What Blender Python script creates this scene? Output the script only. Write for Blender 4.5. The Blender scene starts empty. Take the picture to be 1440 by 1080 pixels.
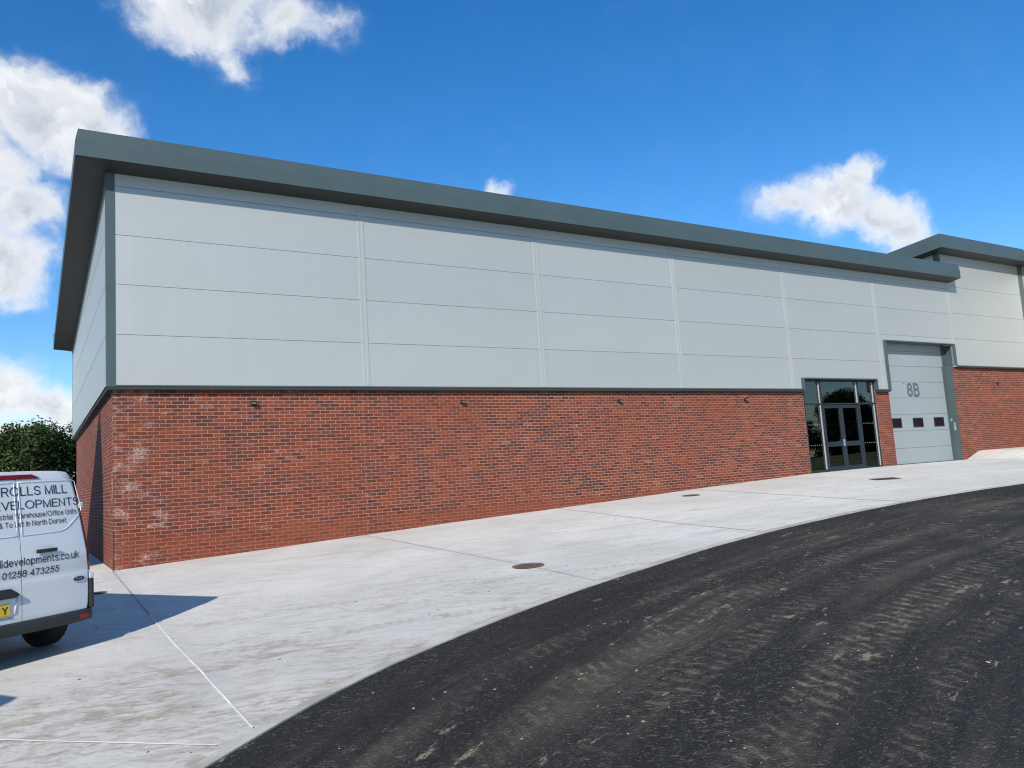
import bpy, bmesh, math, random
from mathutils import Vector, Matrix, noise as mnoise
R = math.radians
rnd = random.Random(7)
scene = bpy.context.scene
COL = scene.collection

# ------------------------------------------------------------------ helpers
def tag(o, label=None, cat=None, group=None, kind=None):
    if label: o['label'] = label
    if cat: o['category'] = cat
    if group: o['group'] = group
    if kind: o['kind'] = kind
    return o

def empty(name, loc=(0, 0, 0)):
    o = bpy.data.objects.new(name, None)
    o.location = loc
    o.empty_display_size = 0.3
    COL.objects.link(o)
    return o

def link(name, me, mat=None, parent=None, smooth=False):
    o = bpy.data.objects.new(name, me)
    COL.objects.link(o)
    if mat is not None and len(me.materials) == 0:
        me.materials.append(mat)
    if parent is not None:
        o.parent = parent
    if smooth:
        for p in me.polygons:
            p.use_smooth = True
    return o

class MB:
    """collects verts/faces in world (or local) space and links ONE mesh"""
    def __init__(self):
        self.v = []; self.f = []
    def box(self, x0, x1, y0, y1, z0, z1):
        b = len(self.v)
        self.v += [(x0, y0, z0), (x1, y0, z0), (x1, y1, z0), (x0, y1, z0),
                   (x0, y0, z1), (x1, y0, z1), (x1, y1, z1), (x0, y1, z1)]
        self.f += [[b+i for i in q] for q in ((0, 3, 2, 1), (4, 5, 6, 7), (0, 1, 5, 4), (1, 2, 6, 5), (2, 3, 7, 6), (3, 0, 4, 7))]
        return self
    def poly(self, pts):
        b = len(self.v)
        self.v += [tuple(p) for p in pts]
        self.f.append(list(range(b, b+len(pts))))
        return self
    def grid(self, rows):
        b = len(self.v); n = len(rows[0])
        for r in rows: self.v += [tuple(p) for p in r]
        for i in range(len(rows)-1):
            for j in range(n-1):
                a = b+i*n+j
                self.f.append([a, a+1, a+n+1, a+n])
        return self
    def prism(self, pts, off):
        """closed prism: polygon pts extruded by vector off"""
        b = len(self.v); n = len(pts)
        self.v += [tuple(p) for p in pts]
        self.v += [(p[0]+off[0], p[1]+off[1], p[2]+off[2]) for p in pts]
        self.f.append(list(range(b, b+n))[::-1])
        self.f.append(list(range(b+n, b+2*n)))
        for i in range(n):
            j = (i+1) % n
            self.f.append([b+i, b+j, b+n+j, b+n+i])
        return self
    def tube(self, path, r, seg=8):
        rings = []
        for i, p in enumerate(path):
            p = Vector(p)
            a = Vector(path[max(i-1, 0)]); c = Vector(path[min(i+1, len(path)-1)])
            t = (c-a).normalized()
            up = Vector((0, 0, 1)) if abs(t.z) < .9 else Vector((1, 0, 0))
            s = t.cross(up).normalized(); u = s.cross(t)
            rr = r[i] if isinstance(r, (list, tuple)) else r
            rings.append([p+(s*math.cos(k*2*math.pi/seg)+u*math.sin(k*2*math.pi/seg))*rr for k in range(seg)])
        b = len(self.v)
        for g_ in rings: self.v += [tuple(q) for q in g_]
        for i in range(len(rings)-1):
            for k in range(seg):
                k2 = (k+1) % seg
                self.f.append([b+i*seg+k, b+i*seg+k2, b+(i+1)*seg+k2, b+(i+1)*seg+k])
        self.f.append([b+k for k in range(seg)][::-1])
        self.f.append([b+(len(rings)-1)*seg+k for k in range(seg)])
        return self
    def mesh(self, name, fix=True, xf=None):
        me = bpy.data.meshes.new(name)
        vs = self.v if xf is None else [tuple(xf @ Vector(p)) for p in self.v]
        me.from_pydata(vs, [], self.f)
        if fix:
            bm = bmesh.new(); bm.from_mesh(me)
            bmesh.ops.recalc_face_normals(bm, faces=bm.faces)
            bm.to_mesh(me); bm.free()
        me.update()
        return me
    def build(self, name, mat, parent=None, smooth=False, bevel=0, fix=True, xf=None, seg=2):
        me = self.mesh(name, fix, xf)
        if bevel:
            bm = bmesh.new(); bm.from_mesh(me)
            bmesh.ops.bevel(bm, geom=[e for e in bm.edges if len(e.link_faces) == 2 and e.calc_face_angle(0) > .5],
                            offset=bevel, segments=seg, affect='EDGES', profile=.5)
            bm.to_mesh(me); bm.free()
        return link(name, me, mat, parent, smooth)

# ------------------------------------------------------------------ material helpers
class NT:
    def __init__(self, tree):
        self.t = tree; self.n = tree.nodes; self.l = tree.links
    def node(self, typ, **kw):
        nd = self.n.new(typ)
        for k, v in kw.items(): setattr(nd, k, v)
        return nd
    def set(self, sock, v):
        if isinstance(v, bpy.types.NodeSocket): self.l.new(v, sock)
        elif v is not None: sock.default_value = v
    def math(self, op, a, b=None, c=None, clamp=False):
        nd = self.node('ShaderNodeMath', operation=op); nd.use_clamp = clamp
        self.set(nd.inputs[0], a)
        if b is not None: self.set(nd.inputs[1], b)
        if c is not None: self.set(nd.inputs[2], c)
        return nd.outputs[0]
    def vmath(self, op, a, b=None, scale=None):
        nd = self.node('ShaderNodeVectorMath', operation=op)
        self.set(nd.inputs[0], a)
        if b is not None: self.set(nd.inputs[1], b)
        if scale is not None: self.set(nd.inputs['Scale'], scale)
        return nd.outputs['Value'] if op in ('LENGTH', 'DOT_PRODUCT', 'DISTANCE') else nd.outputs[0]
    def mix(self, f, a, b, blend='MIX'):
        nd = self.node('ShaderNodeMix', data_type='RGBA', blend_type=blend)
        self.set(nd.inputs[0], f)
        for s, v in ((nd.inputs[6], a), (nd.inputs[7], b)):
            if isinstance(v, (tuple, list)): v = tuple(v)+((1,) if len(v) == 3 else ())
            self.set(s, v)
        return nd.outputs[2]
    def noise(self, vec, scale, detail=4, rough=.55, dim='3D', dist=0):
        nd = self.node('ShaderNodeTexNoise', noise_dimensions=dim)
        self.set(nd.inputs['Vector'], vec)
        nd.inputs['Scale'].default_value = scale; nd.inputs['Detail'].default_value = detail
        nd.inputs['Roughness'].default_value = rough; nd.inputs['Distortion'].default_value = dist
        return nd.outputs[0], nd.outputs[1]
    def ramp(self, f, stops, interp='LINEAR'):
        nd = self.node('ShaderNodeValToRGB'); cr = nd.color_ramp; cr.interpolation = interp
        while len(cr.elements) < len(stops): cr.elements.new(.5)
        for e, (p, c) in zip(cr.elements, stops):
            e.position = p; e.color = (c, c, c, 1) if isinstance(c, (int, float)) else tuple(c)+((1,) if len(c) == 3 else ())
        self.set(nd.inputs[0], f)
        return nd.outputs[0]
    def step(self, x, lo, hi):
        nd = self.node('ShaderNodeMapRange'); nd.interpolation_type = 'SMOOTHSTEP'
        self.set(nd.inputs[0], x); nd.inputs[1].default_value = lo; nd.inputs[2].default_value = hi
        nd.inputs[3].default_value = 0; nd.inputs[4].default_value = 1
        return nd.outputs[0]
    def xyz(self, v):
        nd = self.node('ShaderNodeSeparateXYZ'); self.set(nd.inputs[0], v); return nd.outputs
    def comb(self, x, y, z):
        nd = self.node('ShaderNodeCombineXYZ')
        for s, v in zip(nd.inputs, (x, y, z)): self.set(s, v)
        return nd.outputs[0]
    def bump(self, h, strength=.3, dist=.01, normal=None):
        nd = self.node('ShaderNodeBump'); self.set(nd.inputs['Height'], h)
        nd.inputs['Strength'].default_value = strength; nd.inputs['Distance'].default_value = dist
        if normal is not None: self.set(nd.inputs['Normal'], normal)
        return nd.outputs[0]

def material(name):
    m = bpy.data.materials.new(name); m.use_nodes = True
    nt = NT(m.node_tree)
    bs = nt.n.get('Principled BSDF')
    return m, nt, bs

def simple(name, col, rough=.5, metal=0, var=.08, vscale=3, spec=.5, bump=0, bscale=60, coat=0):
    m, nt, bs = material(name)
    tc = nt.node('ShaderNodeTexCoord').outputs['Object']
    f, _ = nt.noise(tc, vscale, 5, .6)
    d = tuple(c*(1-var) for c in col); l = tuple(min(1, c*(1+var)) for c in col)
    nt.set(bs.inputs['Base Color'], nt.mix(nt.step(f, .3, .7), d, l))
    bs.inputs['Roughness'].default_value = rough
    bs.inputs['Metallic'].default_value = metal
    bs.inputs['Specular IOR Level'].default_value = spec
    bs.inputs['Coat Weight'].default_value = coat
    if bump:
        h, _ = nt.noise(tc, bscale, 3, .6)
        nt.set(bs.inputs['Normal'], nt.bump(h, bump, .01))
    return m

# ------------------------------------------------------------------ materials
def mat_brick():
    m, nt, bs = material('red_brickwork')
    tc = nt.node('ShaderNodeTexCoord').outputs['Object']
    x, y, z = nt.xyz(tc)
    nx, ny, nz = nt.xyz(nt.node('ShaderNodeNewGeometry').outputs['Normal'])
    side = nt.math('GREATER_THAN', nt.math('ABSOLUTE', nx), .6)
    u = nt.math('ADD', nt.math('MULTIPLY', x, nt.math('SUBTRACT', 1, side)), nt.math('MULTIPLY', nt.math('ADD', y, .1), side))
    jw, _ = nt.noise(tc, 14, 2)
    u = nt.math('ADD', u, nt.math('MULTIPLY', nt.math('SUBTRACT', jw, .5), .006))
    zz = nt.math('ADD', z, nt.math('MULTIPLY', nt.math('SUBTRACT', jw, .5), .004))
    r = nt.math('DIVIDE', zz, .075); row = nt.math('FLOOR', r); fr = nt.math('SUBTRACT', r, row)
    off = nt.math('MULTIPLY', nt.math('PINGPONG', row, 1), .5)
    c = nt.math('ADD', nt.math('DIVIDE', u, .225), off); colm = nt.math('FLOOR', c); fc = nt.math('SUBTRACT', c, colm)
    em = nt.math('MINIMUM', nt.math('MULTIPLY', nt.math('MINIMUM', fc, nt.math('SUBTRACT', 1, fc)), .225),
                 nt.math('MULTIPLY', nt.math('MINIMUM', fr, nt.math('SUBTRACT', 1, fr)), .075))
    br = nt.step(em, .0040, .0066)           # 1 on brick, 0 on mortar
    idv = nt.comb(colm, row, side)
    wn = nt.node('ShaderNodeTexWhiteNoise', noise_dimensions='3D'); nt.set(wn.inputs['Vector'], idv)
    rv, rc = wn.outputs[0], wn.outputs[1]
    # packs of bricks: the share of dark ones changes over the wall
    big, _ = nt.noise(nt.comb(nt.math('MULTIPLY', colm, .24), nt.math('MULTIPLY', row, .13), side), 1.0, 3)
    zn, _ = nt.noise(nt.comb(u, 0, side), .35, 2)
    dpc = nt.step(nt.math('ADD', z, nt.math('MULTIPLY', nt.math('SUBTRACT', zn, .5), .12)), -2.93, -2.90)
    thr = nt.math('MULTIPLY', nt.math('SUBTRACT', nt.math('MULTIPLY', big, 2.0), .60), nt.math('ADD', nt.math('MULTIPLY', dpc, .5), .5))
    dark = nt.math('LESS_THAN', rv, thr)
    r1, r2, r3 = nt.xyz(rc)
    red = nt.ramp(r2, [(0, (.088, .019, .012)), (.3, (.138, .028, .0145)), (.7, (.192, .042, .019)), (1, (.112, .030, .019))])
    drk = nt.ramp(r3, [(0, (.042, .019, .019)), (.5, (.070, .026, .025)), (.8, (.105, .034, .028)), (1, (.035, .020, .023))])
    fine, _ = nt.noise(tc, 38, 5, .7)
    bt, _ = nt.noise(nt.comb(nt.math('MULTIPLY', u, .5), side, nt.math('MULTIPLY', z, 1.1)), 1.0, 3, .6)
    red = nt.mix(nt.math('MULTIPLY', nt.step(bt, .42, .66), .55), red, nt.mix(.5, red, (.245, .080, .036)))
    bc = nt.mix(dark, red, drk)
    # burnt fleck across a part of some bricks
    fl, _ = nt.noise(nt.vmath('ADD', tc, nt.vmath('SCALE', rc, scale=20.)), 9, 2)
    bc = nt.mix(nt.math('MULTIPLY', nt.step(fl, .56, .68), .55), bc, (.10, .036, .032))
    bc = nt.mix(nt.math('MULTIPLY', nt.step(fine, .35, .75), .35), bc, nt.mix(.5, bc, (.28, .11, .065)))
    bc = nt.mix(nt.math('MULTIPLY', nt.math('SUBTRACT', 1, dpc), .32), bc, (.175, .045, .024))
    mn, _ = nt.noise(tc, 1.3, 4, .6)
    mortar = nt.mix(mn, (.30, .16, .115), (.44, .265, .205))
    mortar = nt.mix(nt.math('MULTIPLY', nt.math('SUBTRACT', 1, dpc), .5), mortar, (.22, .075, .046))
    col = nt.mix(br, mortar, bc)
    # lime bloom: thin patches, runs and single smeared bricks
    e1, _ = nt.noise(nt.comb(nt.math('MULTIPLY', u, 1.), side, nt.math('MULTIPLY', z, 2.2)), 1.6, 6, .7)
    e2, _ = nt.noise(tc, 26, 3, .7)
    cor = nt.math('SUBTRACT', 1, nt.step(nt.math('ABSOLUTE', u), .2, 1.5))
    eff = nt.math('MULTIPLY', nt.step(nt.math('ADD', e1, nt.math('MULTIPLY', cor, .13)), .60, .76), nt.step(e2, .36, .62))
    one = nt.math('MULTIPLY', nt.math('GREATER_THAN', r1, .988), nt.step(e2, .48, .66))
    eff = nt.math('MAXIMUM', nt.math('MULTIPLY', eff, .8), nt.math('MULTIPLY', one, .5))
    col = nt.mix(eff, col, (.50, .40, .37))
    # slow drift of tone over the wall
    dr, _ = nt.noise(nt.comb(u, side, z), .22, 2)
    col = nt.mix(nt.step(dr, .35, .7), col, nt.mix(.35, col, (.19, .052, .026)))
    # movement joint
    for xj in (5.03, 12.6, 17.5):
        mj = nt.math('LESS_THAN', nt.math('ABSOLUTE', nt.math('SUBTRACT', u, xj)), .007)
        col = nt.mix(nt.math('MULTIPLY', mj, .4), col, (.36, .17, .11))
    nt.set(bs.inputs['Base Color'], col)
    bs.inputs['Roughness'].default_value = .86
    bs.inputs['Specular IOR Level'].default_value = .25
    h = nt.math('ADD', nt.math('MULTIPLY', br, 1.), nt.math('MULTIPLY', fine, .35))
    nt.set(bs.inputs['Normal'], nt.bump(h, .5, .006))
    return m

def mat_clad(name, axis='x', col=(.458, .478, .458)):
    m, nt, bs = material(name)
    tc = nt.node('ShaderNodeTexCoord').outputs['Object']
    x, y, z = nt.xyz(tc)
    a, _ = nt.noise(nt.comb(nt.math('MULTIPLY', x, .25), nt.math('MULTIPLY', y, .25), nt.math('MULTIPLY', z, .6)), 1.2, 4)
    # panels differ by a hair
    wn = nt.node('ShaderNodeTexWhiteNoise', noise_dimensions='3D')
    nt.set(wn.inputs['Vector'], nt.comb(nt.math('FLOOR', nt.math('DIVIDE', nt.math('SUBTRACT', x, .32), 4.866)), nt.math('FLOOR', z), 0))
    pv = nt.math('MULTIPLY', nt.math('SUBTRACT', wn.outputs[0], .5), .05)
    runs, _ = nt.noise(nt.comb(nt.math('MULTIPLY', x, 9), nt.math('MULTIPLY', y, 9), nt.math('MULTIPLY', z, .35)), 1, 4, .6)
    v = nt.math('ADD', nt.math('ADD', nt.math('MULTIPLY', nt.math('SUBTRACT', a, .5), .10), pv), nt.math('MULTIPLY', nt.math('SUBTRACT', runs, .5), .06))
    hs = nt.node('ShaderNodeHueSaturation'); hs.inputs['Color'].default_value = tuple(col)+(1,)
    nt.set(hs.inputs['Value'], nt.math('ADD', v, 1))
    nt.set(bs.inputs['Base Color'], hs.outputs[0])
    bs.inputs['Roughness'].default_value = .47
    bs.inputs['Metallic'].default_value = .42
    bs.inputs['Specular IOR Level'].default_value = .4
    w = nt.math('SINE', nt.math('MULTIPLY', z, 2*math.pi/.05))
    g2, _ = nt.noise(tc, 2.2, 2)
    hh = nt.math('ADD', nt.math('MULTIPLY', w, .0006), nt.math('MULTIPLY', g2, .012))
    nt.set(bs.inputs['Normal'], nt.bump(hh, .35, 1.0))
    return m

def mat_concrete():
    m, nt, bs = material('brushed_concrete')
    tc = nt.node('ShaderNodeTexCoord').outputs['Object']
    x, y, z = nt.xyz(tc)
    base, _ = nt.noise(tc, .45, 5, .6)
    col = nt.mix(nt.step(base, .3, .72), (.52, .512, .466), (.65, .642, .592))
    # trowel and brush sweeps, long in x
    br1, _ = nt.noise(nt.comb(nt.math('MULTIPLY', x, .8), nt.math('MULTIPLY', nt.math('ADD', y, nt.math('MULTIPLY', x, .18)), 3.0), 0), 1.3, 7, .68, dist=1.3)
    pa, _ = nt.noise(nt.comb(nt.math('MULTIPLY', x, .8), nt.math('MULTIPLY', y, 1.3), 4), .55, 4, .6)
    pat = nt.step(pa, .36, .62)
    col = nt.mix(nt.math('MULTIPLY', nt.step(br1, .46, .70), nt.math('ADD', .15, nt.math('MULTIPLY', pat, .55))), col, (.37, .358, .315))
    br2, _ = nt.noise(nt.comb(nt.math('MULTIPLY', nt.math('SUBTRACT', x, y), .8), nt.math('MULTIPLY', nt.math('ADD', y, x), 1.9), 3.), 1.6, 7, .7, dist=1.4)
    col = nt.mix(nt.math('MULTIPLY', nt.step(br2, .50, .72), .55), col, (.38, .355, .30))
    # fine dragged flecks of dirt, thicker on the trafficked corner
    nearc = nt.math('SUBTRACT', 1, nt.step(nt.math('ADD', y, nt.math('MULTIPLY', x, .35)), -9.5, -2.0))
    fk, _ = nt.noise(nt.comb(nt.math('MULTIPLY', nt.math('SUBTRACT', x, nt.math('MULTIPLY', y, .35)), 3.6), nt.math('MULTIPLY', nt.math('ADD', y, nt.math('MULTIPLY', x, .35)), 9.), 0), 1.2, 7, .74, dist=1.1)
    col = nt.mix(nt.math('MULTIPLY', nt.step(nt.math('ADD', fk, nt.math('MULTIPLY', nearc, .07)), .53, .68), nt.math('MULTIPLY', nt.math('ADD', .16, nt.math('MULTIPLY', nearc, .46)), nt.math('ADD', .25, pat))), col, (.25, .215, .165))
    col = nt.mix(nt.math('MULTIPLY', nearc, .30), col, nt.mix(.5, col, (.34, .31, .265)))
    # mud: brown patches, more of it near the tarmac on the left
    near = nt.math('MULTIPLY', nt.math('SUBTRACT', 1, nt.step(y, -10.5, -4.5)), nt.math('SUBTRACT', 1, nt.step(x, .5, 9)))
    mu, _ = nt.noise(nt.comb(nt.math('MULTIPLY', nt.math('ADD', x, nt.math('MULTIPLY', y, -.5)), 1.2), nt.math('MULTIPLY', nt.math('ADD', y, nt.math('MULTIPLY', x, .5)), 1.9), 0), 1.1, 8, .72, dist=1.2)
    mud = nt.step(nt.math('ADD', mu, nt.math('MULTIPLY', nt.math('SUBTRACT', near, .75), .17)), .535, .68)
    col = nt.mix(nt.math('MULTIPLY', mud, .62), col, (.255, .175, .10))
    # wheel marks curving over the slabs: dark chopped tread lines
    for (cx, cy, rad, wid, amt) in ((-1.5, -24.0, 15.6, .16, .38), (-1.5, -24.0, 17.3, .14, .30), (9., -26.5, 19.6, .2, .22), (22., 12., 17.2, .22, .25), (22., 12., 15.5, .22, .2), (2.5, -29, 20.3, .15, .3)):
        d = nt.vmath('DISTANCE', nt.comb(x, y, 0), (cx, cy, 0))
        band = nt.math('SUBTRACT', 1, nt.step(nt.math('ABSOLUTE', nt.math('SUBTRACT', d, rad)), wid*.45, wid))
        ang = nt.math('ARCTAN2', nt.math('SUBTRACT', y, cy), nt.math('SUBTRACT', x, cx))
        lug = nt.step(nt.math('SINE', nt.math('ADD', nt.math('MULTIPLY', ang, rad*2*math.pi/.13), nt.math('MULTIPLY', d, 9))), -.3, .6)
        br_, _ = nt.noise(nt.comb(x, y, rad), .8, 4, .7)
        f = nt.math('MULTIPLY', nt.math('MULTIPLY', band, nt.math('ADD', nt.math('MULTIPLY', lug, .6), .25)), nt.math('MULTIPLY', nt.step(br_, .42, .62), amt))
        col = nt.mix(f, col, (.17, .155, .135))
    # float marks beside joints (smoother, greyer bands)
    for xj in (-.1, 4.75):
        band = nt.math('SUBTRACT', 1, nt.step(nt.math('ABSOLUTE', nt.math('SUBTRACT', x, xj)), .16, .19))
        ed, _ = nt.noise(nt.comb(0, y, xj), .7, 3)
        col = nt.mix(nt.math('MULTIPLY', band, nt.math('MULTIPLY', nt.step(ed, .36, .55), .35)), col, (.44, .435, .40))
    sp, _ = nt.noise(tc, 22, 3, .6)
    col = nt.mix(nt.math('MULTIPLY', nt.step(sp, .66, .72), .6), col, (.15, .12, .09))
    gr, _ = nt.noise(tc, 120, 2, .6)
    col = nt.mix(.10, col, nt.mix(gr, (.2, .2, .2), (.8, .8, .8)))
    nt.set(bs.inputs['Base Color'], col)
    bs.inputs['Roughness'].default_value = .8
    bs.inputs['Specular IOR Level'].default_value = .3
    h = nt.math('ADD', nt.math('MULTIPLY', br1, .6), nt.math('ADD', nt.math('MULTIPLY', br2, .5), nt.math('MULTIPLY', gr, .12)))
    nt.set(bs.inputs['Normal'], nt.bump(h, .35, .02))
    return m

def mat_asphalt():
    m, nt, bs = material('new_tarmac')
    tc = nt.node('ShaderNodeTexCoord').outputs['Object']
    x, y, z = nt.xyz(tc)
    uvn = nt.node('ShaderNodeUVMap'); uvn.uv_map = 'road'
    u, v, _ = nt.xyz(uvn.outputs[0])          # metres along / across
    ag = nt.node('ShaderNodeTexVoronoi'); ag.inputs['Scale'].default_value = 62; nt.set(ag.inputs['Vector'], tc)
    gr, _ = nt.noise(tc, 150, 3, .7)
    col = nt.mix(ag.outputs['Distance'], (.003, .0031, .0032), (.029, .028, .0255))
    s1 = nt.step(nt.xyz(ag.outputs['Color'])[0], .86, .97)
    col = nt.mix(nt.math('MULTIPLY', s1, .5), col, (.085, .082, .075))
    # dust dragged along the lane
    wob, _ = nt.noise(nt.comb(nt.math('MULTIPLY', u, .10), 0, 0), 1, 2)
    vv = nt.math('ADD', v, nt.math('MULTIPLY', nt.math('SUBTRACT', wob, .5), 1.4))
    st, _ = nt.noise(nt.comb(nt.math('MULTIPLY', u, .22), nt.math('MULTIPLY', vv, 2.0), 0), 1.0, 7, .68, dist=.3)
    dust = nt.step(st, .42, .70)
    cl, _ = nt.noise(nt.comb(nt.math('MULTIPLY', u, .5), nt.math('MULTIPLY', v, .6), 5), .8, 5, .65)
    col = nt.mix(nt.math('MULTIPLY', nt.math('MULTIPLY', dust, nt.math('MULTIPLY', nt.step(v, .1, .9), nt.step(cl, .32, .60))), .58), col, (.13, .112, .082))
    # two pairs of muddy tread tracks with lug marks
    tot = None
    for (v0, w_, amt) in ((1.15, .2, .5), (2.0, .28, .8), (2.75, .26, .65), (3.75, .34, 1.0), (4.5, .2, .45), (5.6, .3, .6)):
        dv = nt.math('ABSOLUTE', nt.math('SUBTRACT', vv, v0))
        band = nt.math('SUBTRACT', 1, nt.step(dv, w_*.35, w_))
        ph, _ = nt.noise(nt.comb(nt.math('MULTIPLY', u, .9), nt.math('MULTIPLY', v, 1.6), v0), 1.0, 4, .65)
        lug = nt.step(nt.math('SINE', nt.math('ADD', nt.math('ADD', nt.math('MULTIPLY', u, 2*math.pi/.17), nt.math('MULTIPLY', vv, 10.5 if v0 != 2.75 else -10.5)), nt.math('MULTIPLY', ph, 14.))), -.2, .9)
        bk, _ = nt.noise(nt.comb(nt.math('MULTIPLY', u, .35), v0*7, 1), 1.2, 5, .7)
        f = nt.math('MULTIPLY', nt.math('MULTIPLY', band, nt.math('ADD', nt.math('MULTIPLY', lug, .60), .20)), nt.math('MULTIPLY', nt.step(bk, .34, .56), amt))
        tot = f if tot is None else nt.math('MAXIMUM', tot, f)
    brk, _ = nt.noise(tc, 7, 6, .75)
    tot = nt.math('MULTIPLY', tot, nt.step(brk, .40, .64))
    col = nt.mix(nt.math('MULTIPLY', tot, 1.0), col, (.25, .212, .148))
    # dry mud smears and single clods
    sm, _ = nt.noise(nt.comb(nt.math('MULTIPLY', u, 1.3), nt.math('MULTIPLY', v, 3.6), 2), 1.7, 6, .72)
    sm2, _ = nt.noise(tc, .6, 3)
    fm = nt.math('MULTIPLY', nt.step(nt.math('ADD', sm, nt.math('MULTIPLY', nt.math('SUBTRACT', sm2, .5), .25)), .62, .70), .78)
    col = nt.mix(fm, col, (.29, .25, .17))
    sf, _ = nt.noise(nt.comb(nt.math('MULTIPLY', nt.math('ADD', x, nt.math('MULTIPLY', y, -.6)), 6.), nt.math('MULTIPLY', nt.math('ADD', y, nt.math('MULTIPLY', x, .55)), 15.), 6), 1.6, 5, .72)
    col = nt.mix(nt.math('MULTIPLY', nt.step(nt.math('ADD', sf, nt.math('MULTIPLY', nt.math('SUBTRACT', cl, .5), .35)), .60, .68), .6), col, (.22, .19, .13))
    pt, _ = nt.noise(tc, 30, 3, .7)
    col = nt.mix(nt.math('MULTIPLY', nt.step(pt, .63, .69), .6), col, (.24, .21, .16))
    # new black bands where the roller has pressed it flat
    bl, _ = nt.noise(nt.comb(nt.math('MULTIPLY', u, .05), nt.math('MULTIPLY', vv, .55), 9), 1.0, 3)
    col = nt.mix(nt.math('MULTIPLY', nt.step(bl, .5, .62), .45), col, (.008, .0085, .0095))
    nt.set(bs.inputs['Base Color'], col)
    bs.inputs['Roughness'].default_value = .82
    bs.inputs['Specular IOR Level'].default_value = .3
    h = nt.math('ADD', nt.math('ADD', nt.math('MULTIPLY', ag.outputs['Distance'], .9), nt.math('MULTIPLY', gr, .4)), nt.math('MULTIPLY', tot, 1.2))
    nt.set(bs.inputs['Normal'], nt.bump(h, .9, .014))
    return m

def mat_leaf(name, dark, light):
    m, nt, bs = material(name)
    tc = nt.node('ShaderNodeTexCoord').outputs['Object']
    at = nt.node('ShaderNodeAttribute'); at.attribute_name = 'tint'
    a, _ = nt.noise(tc, .9, 3)
    f = nt.math('ADD', nt.math('MULTIPLY', at.outputs['Fac'], .6), nt.math('MULTIPLY', a, .5))
    nt.set(bs.inputs['Base Color'], nt.mix(nt.step(f, .2, .95), dark, light))
    bs.inputs['Roughness'].default_value = .55
    bs.inputs['Specular IOR Level'].default_value = .3
    tr = nt.node('ShaderNodeBsdfTranslucent'); tr.inputs[0].default_value = tuple(c*1.3 for c in light)+(1,)
    mx = nt.node('ShaderNodeMixShader'); mx.inputs[0].default_value = .22
    out = nt.n.get('Material Output')
    nt.l.new(bs.outputs[0], mx.inputs[1]); nt.l.new(tr.outputs[0], mx.inputs[2]); nt.l.new(mx.outputs[0], out.inputs[0])
    return m

def mat_glass(name, tint=(.46, .50, .49), refl=.16):
    m, nt, bs = material(name)
    nt.n.remove(bs)
    tr = nt.node('ShaderNodeBsdfTransparent'); tr.inputs[0].default_value = tuple(tint)+(1,)
    gl = nt.node('ShaderNodeBsdfGlossy'); gl.inputs['Roughness'].default_value = .01
    gl.inputs['Color'].default_value = (.85, .92, .95, 1)
    fr = nt.node('ShaderNodeFresnel'); fr.inputs['IOR'].default_value = 1.5
    f = nt.math('MULTIPLY', fr.outputs[0], 2.0, clamp=True)
    mx = nt.node('ShaderNodeMixShader')
    nt.set(mx.inputs[0], nt.math('MAXIMUM', f, refl*.5))
    nt.l.new(tr.outputs[0], mx.inputs[1]); nt.l.new(gl.outputs[0], mx.inputs[2])
    nt.l.new(mx.outputs[0], nt.n.get('Material Output').inputs[0])
    return m

M = {}
M['brick'] = mat_brick()
M['clad'] = mat_clad('silver_grey_panel')
M['strip'] = simple('silver_grey_cover_strip', (.455, .478, .468), .45, .3, .03)
M['trim'] = simple('slate_grey_flashing', (.062, .092, .096), .42, .1, .05, .8, .5)
M['soffit'] = simple('shaded_slate_soffit', (.026, .031, .031), .5, 0, .08, .8)  # flashing grey made darker, the eaves shade put into the colour
M['gap'] = simple('dark_joint_and_shade', (.025, .03, .033), .8)  # dark joints, and the shade painted under the cladding
M['seam'] = simple('shaded_seam', (.15, .165, .17), .8)
M['door_panel'] = simple('pale_grey_door_panel', (.265, .305, .315), .45, .05, .03, .7)
M['frame'] = simple('dark_grey_frame', (.018, .028, .037), .6, 0, .06, 3, .2)
M['glass'] = mat_glass('dark_glazing')
M['number'] = simple('grey_numeral', (.085, .11, .125), .5)
M['sunlit_face'] = simple('pale_sunlit_face', (.36, .38, .39), .35, .2)  # pale tone puts sunlight into the strip colour
M['steel'] = simple('brushed_steel', (.6, .62, .64), .3, .8)
M['black'] = simple('black_plastic', (.018, .018, .02), .5)
M['lens'] = simple('frosted_lens', (.42, .42, .40), .35)
M['concrete'] = mat_concrete()
M['asphalt'] = mat_asphalt()
M['kerb'] = simple('grey_edging_concrete', (.42, .405, .355), .85, 0, .22, 2.2, .3, .3, 90)
M['sealant'] = simple('white_joint_sealant', (.72, .72, .70), .6, 0, .12, 3)
M['groove'] = simple('grey_joint_groove', (.42, .41, .38), .8, 0, .15, 4)
M['dark_groove'] = simple('dark_joint_groove', (.34, .33, .30), .8, 0, .25, 3)
M['iron'] = simple('rusted_iron', (.115, .075, .058), .75, .1, .35, 14, .4, .4, 70)
M['iron_frame'] = simple('rust_stained_frame', (.17, .13, .10), .8, .1, .3, 10)
M['terrain'] = simple('rough_grass', (.11, .125, .055), .9, 0, .35, .25, .2, .5, 8)
M['clod'] = simple('dry_mud', (.27, .22, .145), .9, 0, .3, 9, .2)
M['chip'] = simple('pale_stone_chip', (.42, .39, .33), .85, 0, .3, 9, .2)
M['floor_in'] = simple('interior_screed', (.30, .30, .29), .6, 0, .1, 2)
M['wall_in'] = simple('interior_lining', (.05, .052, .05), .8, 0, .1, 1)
M['acrylic'] = simple('dark_red_tinted_acrylic', (.010, .005, .007), .4, 0, .3, 2, .15)
M['bark'] = simple('bark', (.06, .045, .03), .9, 0, .3, 6)
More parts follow.
